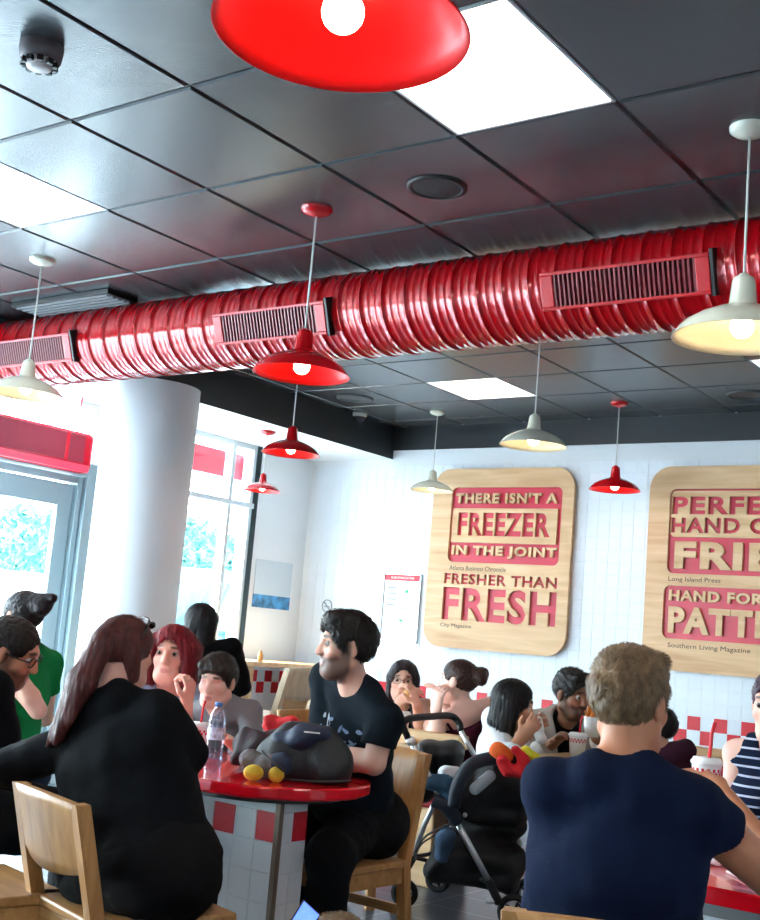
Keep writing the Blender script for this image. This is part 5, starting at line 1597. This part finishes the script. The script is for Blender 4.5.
pom = [('orange', 'orange ball of the toy bar on the stroller hood', [ell(ap(500, 752, 5.2), (.045, .045, .035)), rcone(ap(497, 748, 5.2), ap(508, 757, 5.2), .025, .025)], 'e8661c'),
       ('red', 'red ring shaped plush of the toy bar on the stroller hood', [rcone(ap(502, 760, 5.16), ap(507, 770, 5.16), .025, .026), rcone(ap(507, 770, 5.16), ap(518, 771, 5.16), .026, .026), rcone(ap(518, 771, 5.16), ap(524, 760, 5.16), .026, .022), rcone(ap(524, 760, 5.16), ap(516, 750, 5.16), .02, .02)], 'd81620'),
       ('yellow', 'yellow plush at the right of the toy bar on the stroller hood', [rcone(ap(526, 752, 5.18), ap(535, 757, 5.18), .025, .022)], 'e0d02a'),
       ('tangerine', 'orange plush hanging lower right on the stroller hood', [ell(ap(529, 768, 5.17), (.035, .035, .035))], 'ea6a1e'),
       ('black', 'black plush in the middle of the toy bar on the stroller hood', [rcone(ap(508, 760, 5.21), ap(520, 756, 5.21), .03, .03)], '1c1613')]
for n_, l_, pr_, c_ in pom: loose('plush_toy', l_, 'soft toy', pr_, mat('pom_'+n_, c_, .8, bump=.4, bscale=180), (.002, 60, 2), .005)
# ------------------------------------------------------------------ the guests
def cloth(name, c, b=.25, s=260, rough=.85): return mat('cloth_'+name, c, rough, bump=b, bscale=s, spec=.12)
blackc = cloth('black', '090c10'); navyc = cloth('navy', '0b1730'); tealc = cloth('ink_blue', '101a22')

# bearded man at the right end of the red table
Dm = 4.32
seat = at(353, 800, 4.56); seat[2] = .59
pm = person('bearded man in a dark tee shirt seated at the right end of the red table', at(346, 647, Dm), seat, heading(-.80, -.60), s=1.02, hs=.97, drape=.8, skin='fair', h=.0065, hf=.0042,
            hyaw=-20, hpitch=2, hair='quiff', hairc='14100f', strands=2600, beard=.8, beardc='2a1b15', brow='17100d', wide=1.0, belly=.3,
            arms={1: dict(w=at(292, 748, 4.58), hint=A3(0, 0, -1)), -1: dict(w=at(318, 752, 4.42), el=at(374, 763, 4.20), d=-RH*.9+FH*.3, n=A3(0, 0, -1))}, arm_r=1.08,
            shirt=tealc, sleeve=.60, trousers=cloth('trouser_black', '101316'), legs={1: dict(k=at(314, 852, 4.42), a=at(308, 938, 4.46)), -1: dict(k=at(330, 858, 4.14), a=at(326, 952, 4.22))}, seed=3)
# pale printed picture on the chest of his shirt
rp_ = random.Random(11)
def blob(x, z, w, h, a):
    return [(x+w*math.cos(2*PI*k/9)*rr*math.cos(a)-h*math.sin(2*PI*k/9)*rr*math.sin(a), z+w*math.cos(2*PI*k/9)*rr*math.sin(a)+h*math.sin(2*PI*k/9)*rr*math.cos(a)) for k in range(9) for rr in (rp_.uniform(.75, 1.2),)]
bl = [blob(rp_.uniform(-.085, .085), rp_.uniform(-.09, .045), rp_.uniform(.006, .018), rp_.uniform(.003, .008), rp_.uniform(0, PI)) for _ in range(34)]
on_cloth(pm, 'shirt', 'shirt_print', bl[:22], mat('print_pale', '8fa6c4', .8), pm['T'](-.025, 0, .37), pm['tr'], pm['tu'])
on_cloth(pm, 'shirt', 'shirt_print', bl[22:]+[blob(.03, .0, .06, .006, 1.0), blob(.05, -.03, .05, .005, 2.0)], mat('print_white', 'd9dde4', .8), pm['T'](-.025, 0, .37), pm['tr'], pm['tu'], .0032)
bm = B(); 
for k in (-1, 1):
    pts = [pm['T'](k*.028+.022*math.cos(2*PI*i/16), .128+.004, .375+.016*math.sin(2*PI*i/16)) for i in range(17)]; tube(bm, pts, .0028, 6, False)
obj('hanging_glasses', bm, mat('spectacle_black', '140f0e', .3), pm['o'], True)

# woman with the ponytail, seen from behind
seat = at(142, 872, 3.40); seat[2] = .575
pw = person('woman with long auburn ponytail and black jumper seen from behind', at(126, 652, 3.58), seat, heading(.72, .69), tw=24, s=1.0, hs=.85, strands=2600, skin='pink', h=.0075, hf=.005,
            hyaw=2, hpitch=6, hair='ponytail', hairc='5a2a26', wide=1.12, hip=1.36, belly=.5, arm_r=1.22, shz=.395, shw=.84, drape=1.1,
            arms={1: dict(w=at(160, 722, 3.68), el=at(188, 752, 3.50), d=-RH*.6+FH*.7, n=A3(0, 0, -1)), -1: dict(w=at(30, 752, 3.85), el=at(10, 768, 3.55), d=RH*.3+FH*.9, n=A3(0, 0, -1))},
            shirt=blackc, sleeve=1.9, trousers=cloth('leggings', '0b0c0e'), hem=-.16, seed=5, eyes=False,
            legs={1: dict(k=at(192, 856, 3.62), a=at(196, 960, 3.70)), -1: dict(k=at(120, 850, 3.85), a=at(125, 945, 3.95))}, shoes='141416')
bm = B()
tube(bm, smooth_path([(-.082, -.005, .05), (-.070, .02, .105), (-.040, .040, .124), (0, .046, .130), (.040, .040, .124), (.070, .02, .105), (.082, -.005, .05)], 5), .0055, 8)
sg = head_child(pw, 'sunglasses', bm, mat('sunglass_frame', '2a1512', .25))
bm = B()
for k in (-1, 1): sph(bm, (k*.034, .060, .108), .025, 16, 10, (1, .28, .55))
head_child(pw, 'sunglass_lens', bm, mat('sunglass_lens', '160d0c', .1))

# man with spectacles at the left edge
seat = at(-46, 800, 4.02); seat[2] = .55
pg = person('man with glasses and dark beard leaning in from the left edge', at(10, 652, 4.26), seat, heading(.86, .30), s=1.04, skin='warm', h=.0075, hf=.0045, hyaw=-18, hpitch=20, hroll=8,
            hair='crop', hairc='1d1513', beard=.7, beardc='2b1c16', brow='1c1310', wide=1.1,
            arms={1: dict(w=at(44, 752, 4.5), el=at(6, 772, 4.12)), -1: dict(w=at(30, 752, 4.5), el=at(-8, 742, 4.3))}, shirt=blackc, sleeve=.75, trousers=cloth('trouser_black', '101316'), seed=7)
spectacles(pg, mat('spectacle_black', '140f0e', .3), .0026, lens=glass_mat('lens_clear'))

# person in green behind him
seat = at(5, 720, 5.3); seat[2] = .55
pgn = person('person in green tee shirt with dark hair tied back behind the man with glasses', at(22, 618, 5.4), seat, heading(-.75, .45), s=1.0, skin='fair', h=.009, hf=.006, hair='updo', hairc='1c1418', eyes=False, hpitch=8,
             arms={-1: dict(w=at(17, 672, 5.12), el=at(38, 710, 5.16)), 1: dict(w=at(0, 690, 5.6))}, shirt=cloth('green', '0e7a3c'), sleeve=.5, trousers=cloth('jeans_dark', '1f2a3a'), seed=8)

# woman with the red bob
seat = at(160, 770, 5.30); seat[2] = .55
pr_ = person('woman with red bobbed hair in a grey tee shirt facing the camera', at(172, 655, 5.10), seat, heading(.05, -1), s=1.02, skin='pink', h=.0075, hf=.0045, hyaw=-9, hpitch=2, hroll=-2, hair='bob', hairc='7a1420', brow='5a3028',
             bust=.5, wide=1.08, arms={1: dict(w=at(183, 702, 4.55), el=at(193, 745, 4.72), d=A3(0, 0, 1)+RH*.05, n=-RH, curl=.95), -1: dict(w=at(150, 745, 4.45), el=at(128, 742, 4.75))} if False else
             {-1: dict(w=at(186, 706, 4.80), el=at(182, 750, 4.92), d=A3(0, 0, 1)+RH*.1, n=-RH*.8+FH*.3, curl=.95), 1: dict(w=at(150, 745, 4.78), el=at(136, 738, 5.0))},
             shirt=cloth('grey_blue', '8f9bb2'), sleeve=.7, trousers=cloth('jeans_dark', '1f2a3a'), neck=.085, seed=9, lipc=(.70, .38, .36))

# boy
seat = at(243, 775, 5.16); seat[2] = .60
pb = person('small boy with dark fringe in a grey top looking down at the table', at(217, 681, 4.92), seat, heading(-.12, -.99), s=.80, hs=1.10, skin='pale', h=.0065, hf=.004, hyaw=-8, hpitch=12, hroll=-3, hair='boy', hairc='2a211c', shut=True,
            arms={-1: dict(w=at(214, 742, 4.40)), 1: dict(w=at(196, 742, 4.42))} if False else {1: dict(w=at(198, 735, 4.72), hs=.9), -1: dict(w=at(228, 740, 4.66), hs=.9)}, shirt=cloth('grey', '83858a'), sleeve=1.7, trousers=cloth('jeans_dark', '1f2a3a'), seed=10, lipc=(.72, .36, .36), brow='3a2c22')

# dark figure at the window counter
seat = at(207, 690, 6.9); seat[2] = .80
pk = person('person with dark hair in black seated with back turned at the window', at(199, 624, 6.75), seat, heading(-.40, .92), s=.98, skin='brown', h=.010, hf=.008, hyaw=25, hair='longback', hairc='0f0d0e', eyes=False,
            arms={1: dict(w=at(222, 660, 7.05)), -1: dict(w=at(180, 660, 7.2))}, shirt=blackc, sleeve=1.9, trousers=cloth('leggings', '0b0c0e'), seed=11, wide=1.1)
c = seat
t = empty('bar_stool', 'tall dark stool under the person at the window', 'stool', (c[0], c[1], 0))
bm = B(); lathe(bm, [(.0001, .69), (.17, .69), (.18, .70), (.18, .715), (.0001, .72)], 28); obj('seat', bm, oak_x, t)
for k in range(4):
    a = PI/4+PI/2*k; bm = B(); tube(bm, [(.13*math.cos(a), .13*math.sin(a), .69), (.19*math.cos(a), .19*math.sin(a), 0)], .017, 8); obj('leg', bm, oak_z, t)
bm = B(); tube(bm, [(.172*math.cos(2*PI*k/24), .172*math.sin(2*PI*k/24), .22) for k in range(25)], .010, 8, False); obj('foot_ring', bm, alu, t)

# two women eating at the back
seat = at(402, 778, 7.2); seat[2] = .56
pe = person('woman with long dark hair and glasses eating with both hands at her mouth', at(403, 681, 6.85), seat, heading(.15, -1), s=.98, skin='fair', h=.009, hf=.0055, hyaw=-12, hpitch=4, hair='long', hairc='2a2024', brow='2a1c18',
            arms={1: dict(w=at(401, 702, 6.62), el=at(398, 735, 6.75), d=RH*.55+A3(0, 0, .9)-FH*.1, n=FH*.6+RH*.6, curl=.75), -1: dict(w=at(416, 703, 6.60), el=at(423, 730, 6.72), d=-RH*.35+A3(0, 0, .9), n=FH*.6-RH*.6, curl=.75)} if False else
            {-1: dict(w=at(417, 705, 6.62), el=at(422, 733, 6.72), d=-RH*.35+A3(0, 0, .9), n=FH*.5-RH*.7, curl=.6), 1: dict(w=at(400, 702, 6.66), el=at(397, 736, 6.75), d=RH*.7+A3(0, 0, .75), n=FH*.5+RH*.4-A3(0, 0, .4), curl=.6)},
            shirt=cloth('black', '090c10'), sleeve=0, neck=.095, shw=.92, trousers=cloth('leggings', '0b0c0e'), seed=12, bust=.4)
spectacles(pe, mat('spectacle_black', '140f0e', .3), .0018)
bun_m = mat('burger_bun', 'c58a4a', .6, var=.2, vscale=30)
tag(loose('burger', 'burger held at the mouth of the woman with glasses', 'food', [ell(at(409, 693, 6.66), (.035, .035, .026))], bun_m, (.001, 60, 1), .006), None)

seat = at(470, 778, 6.55); seat[2] = .56
pu = person('woman with hair in a bun and a burgundy strappy top seen from the side', at(458, 682, 6.42), seat, heading(-.40, .90), s=1.0, skin='pale', h=.008, hf=.005, hyaw=40, hpitch=-2, hair='bun', hairc='3a241f', eyes=True, wide=1.05, arm_r=1.1,
            arms={1: dict(w=at(444, 704, 6.55)), -1: dict(w=at(436, 710, 6.30), el=at(437, 742, 6.22), d=A3(0, 0, 1)+RH*.1, n=RH*.5+FH*.5, curl=.6)}, cami_cut=.425, cami=cloth('burgundy', '4c1c2c'), trousers=cloth('leggings', '0b0c0e'), seed=13, bust=.3, brow='4a3024')

# woman in white with long black hair
seat = at(498, 792, 5.95); seat[2] = .56
pl = person('woman in a white shirt with long straight black hair holding a wrapped burger', at(513, 704, 5.85), seat, heading(.90, .12), s=.98, skin='tan', h=.008, hf=.005, hyaw=-6, hpitch=12, hair='sleek', hairc='0d0c0f', brow='120d0c',
            arms={-1: dict(w=at(524, 735, 5.72), el=at(507, 757, 5.62), d=RH*.75+A3(0, 0, .6), n=FH*.9, curl=.7), 1: dict(w=at(528, 733, 5.95), d=RH*.6+A3(0, 0, .6), n=-FH*.9, curl=.7)} if False else
            {1: dict(w=at(527, 733, 5.98), d=RH*.6+A3(0, 0, .6), n=-FH*.9, curl=.7), -1: dict(w=at(521, 738, 5.66), el=at(508, 758, 5.60), d=RH*.6+A3(0, 0, .75), n=FH*.9, curl=.6)},
            shirt=cloth('white', 'dfe3ea'), sleeve=1.55, trousers=cloth('plum', '6b2a42'), seed=14, bust=.3, hem=-.08)
foil_m = mat('foil_paper', 'eceae6', .4, bump=.4, bscale=60)
loose('wrapped_burger', 'white paper wrapped burger in the hands of the woman in white', 'food', [rcone(at(535, 722, 5.74), at(541, 738, 5.70), .034, .028)], foil_m, (.003, 60, 1), .006)

# man in the beige jacket
seat = at(567, 775, 6.75); seat[2] = .57
pj = person('man with short black hair in a beige jacket over a black tee shirt', at(572, 694, 6.42), seat, heading(.05, -1), s=1.06, skin='brown', h=.008, hf=.005, hyaw=32, hpitch=14, hroll=4, hair='short', hairc='0e0c0d', beard=.55, beardc='1a120f', brow='120d0c', lipc=(.5, .28, .25),
            arms={1: dict(w=at(552, 742, 5.9)), -1: dict(w=at(598, 742, 5.9), d=-RH*.6+A3(0, 0, .6), n=FH, curl=.6)} if False else {-1: dict(w=at(598, 738, 6.1), d=-RH*.3+A3(0, 0, .8), n=-FH, curl=.6), 1: dict(w=at(552, 744, 6.1))},
            shirt=blackc, sleeve=.3, jacket=cloth('beige', 'b3aaa0'), trousers=cloth('jeans_dark', '1f2a3a'), seed=15, wide=1.14)
# carton of fries
c = at(592, 737, 5.98)
t = empty('fries_carton', 'small carton of orange fries in front of the man in beige', 'food', c)
bm = B(); lathe(bm, [(.0001, 0), (.036, 0), (.048, .10), (.046, .10), (.034, .003)], 20); obj('cup', bm, paper_m, t)
rnd = random.Random(4); bm = B()
for i in range(34):
    a = rnd.uniform(0, 2*PI); r = .036*rnd.random()**.5; d = Vector((rnd.uniform(-.5, .5), rnd.uniform(-.5, .5), 1)).normalized(); o = Vector((r*math.cos(a), r*math.sin(a), .075))
    tube(bm, [o, o+d*rnd.uniform(.05, .085)], .0065, 4)
obj('fries', bm, mat('fries', 'd9822e', .5, var=.2, vscale=40), t)

# boy in the navy tee shirt in the foreground
seat = at(612, 905, 2.36); seat[2] = .55
pf = person('boy in navy tee shirt with short light brown hair in the foreground, back turned', at(630, 703, 2.42), seat, heading(.28, .96), s=.97, skin='warm', h=.006, hf=.0042, hyaw=-26, hpitch=4, hair='short', hairc='7a6044', strands=4200, wide=.98, hs=.91, neck_r=.92, arm_r=1.12,
            arms={1: dict(w=at(716, 788, 2.70), el=at(796, 900, 2.40), d=-RH*.6+FH*.6+A3(0, 0, .1), n=A3(0, 0, -.4)-FH*.2+RH*.5, curl=.5), -1: dict(w=at(612, 845, 2.95), el=at(576, 855, 2.68))},
            shirt=navyc, sleeve=.27, shw=.86, drape=1.0, trousers=cloth('jeans_dark', '1f2a3a'), seed=16, eyes=False, neck=.082, rip=.004)

# child in plum, behind the boy's ear
seat = at(668, 780, 5.5); seat[2] = .58
pc_ = person('child in a plum hooded top with dark hair behind the boy\'s ear', at(657, 729, 5.4), seat, heading(-.3, .9), s=.72, hs=1.1, skin='tan', h=.009, hf=.006, hair='longback' if False else 'short', hairc='14100f', eyes=False, hyaw=60,
             arms={1: dict(w=at(680, 775, 5.9)), -1: dict(w=at(650, 775, 5.9))}, shirt=cloth('plum_top', '3d1f30'), sleeve=1.9, trousers=cloth('jeans_dark', '1f2a3a'), seed=17)

# woman in the striped navy top at the right edge
def striped():
    m = cloth('navy_stripe', '14203a'); N = m.node_tree.nodes; L = m.node_tree.links; b = N['Principled BSDF']
    tc = N.new('ShaderNodeTexCoord'); sx = N.new('ShaderNodeSeparateXYZ'); L.new(tc.outputs['Object'], sx.inputs[0])
    mm = N.new('ShaderNodeMath'); mm.operation = 'MULTIPLY'; mm.inputs[1].default_value = 33; L.new(sx.outputs['Z'], mm.inputs[0])
    fr = N.new('ShaderNodeMath'); fr.operation = 'FRACT'; L.new(mm.outputs[0], fr.inputs[0])
    gt = N.new('ShaderNodeMath'); gt.operation = 'LESS_THAN'; gt.inputs[1].default_value = .22; L.new(fr.outputs[0], gt.inputs[0])
    mx = N.new('ShaderNodeMix'); mx.data_type = 'RGBA'; L.new(gt.outputs[0], mx.inputs[0]); mx.inputs[6].default_value = srgb('14203a'); mx.inputs[7].default_value = srgb('c9d2e6')
    L.new(mx.outputs[2], b.inputs['Base Color']); return m
seat = at(792, 830, 4.05); seat[2] = .56
ps = person('woman in a navy top with thin white stripes cut off by the right edge', at(778, 706, 3.95), seat, heading(-.60, -.75), s=1.0, skin='pale', h=.0075, hf=.005, hair='bun', hairc='3a2038', hyaw=0, hpitch=8, wide=1.05, bust=.5,
            arms={1: dict(w=at(752, 800, 3.62)), -1: dict(w=at(800, 800, 3.6))} if False else {-1: dict(w=at(800, 830, 3.7)), 1: dict(w=at(744, 880, 3.85), el=at(733, 815, 3.98), hand=False)},
            shirt=striped(), sleeve=0, neck=.10, shw=.9, trousers=cloth('jeans_dark', '1f2a3a'), seed=18)
on_cloth(ps, 'shirt', 'shirt_lettering', text_loops('NAVY', .24, .06, .03, -.12, -.03), white_plastic, ps['T'](0, 0, .19), ps['tr'], ps['tu'])

# small child whose head just enters at the bottom edge, with a telephone
seat = at(335, 1010, 3.0); seat[2] = .36
pt = person('small child whose light brown hair just shows at the bottom edge', at(340, 955, 2.95), seat, heading(-.4, .9), s=.62, hs=1.2, skin='fair', h=.010, hf=.007, hair='short', hairc='6a5236', eyes=False,
            arms={1: dict(w=at(330, 965, 3.1)), -1: dict(w=at(305, 960, 3.1))}, shirt=cloth('grey', '83858a'), sleeve=.6, trousers=cloth('jeans_dark', '1f2a3a'), seed=19)
tt = empty('mobile_phone', 'phone with a bright blue screen tilted at the bottom edge', 'phone', at(300, 926, 3.05)); tt.rotation_euler = (math.radians(62), math.radians(38), heading(.1, 1)+.35)
bm = B(); box(bm, (-.03, -.06, -.004), (.03, .06, .004), .003); obj('case', bm, mat('phone_case', '16181c', .3), tt)
bm = B(); box(bm, (-.027, -.055, .0041), (.027, .055, .0048)); obj('screen', bm, mat('phone_screen', '5a78ff', .3, var=.5, vscale=40, emit='4a6cff', estr=1.6), tt)
# ------------------------------------------------------------------ light
w = bpy.data.worlds.new('sky'); scene.world = w; w.use_nodes = True
N = w.node_tree.nodes; L = w.node_tree.links
bg = N['Background']; tc = N.new('ShaderNodeTexCoord'); sp_ = N.new('ShaderNodeSeparateXYZ'); L.new(tc.outputs['Generated'], sp_.inputs[0])
rp = N.new('ShaderNodeValToRGB'); rp.color_ramp.elements[0].position = 0; rp.color_ramp.elements[0].color = (.90, .96, 1, 1)
rp.color_ramp.elements[1].position = .9; rp.color_ramp.elements[1].color = (.55, .74, 1.0, 1)
L.new(sp_.outputs['Z'], rp.inputs['Fac']); L.new(rp.outputs['Color'], bg.inputs['Color']); bg.inputs['Strength'].default_value = 15.0
sun = bpy.data.lights.new('sun', 'SUN'); sun.energy = 22.0; sun.angle = math.radians(.6); sun.color = (1.0, .95, .86)
so = bpy.data.objects.new('sun', sun); COL.objects.link(so)
d = Vector((.62, 1.0, -.85)).normalized(); so.rotation_euler = d.to_track_quat('-Z', 'Y').to_euler()

vs = scene.view_settings
scene.display_settings.display_device = 'sRGB'
vs.view_transform = 'Standard'; vs.look = 'None'; vs.gamma = 1.0; vs.use_curve_mapping = False
vs.exposure = 0.95
cy = scene.cycles
cy.use_denoising = True
cy.max_bounces = 8; cy.diffuse_bounces = 5; cy.glossy_bounces = 4; cy.transparent_max_bounces = 12; cy.transmission_bounces = 4
cy.sample_clamp_indirect = 8.0
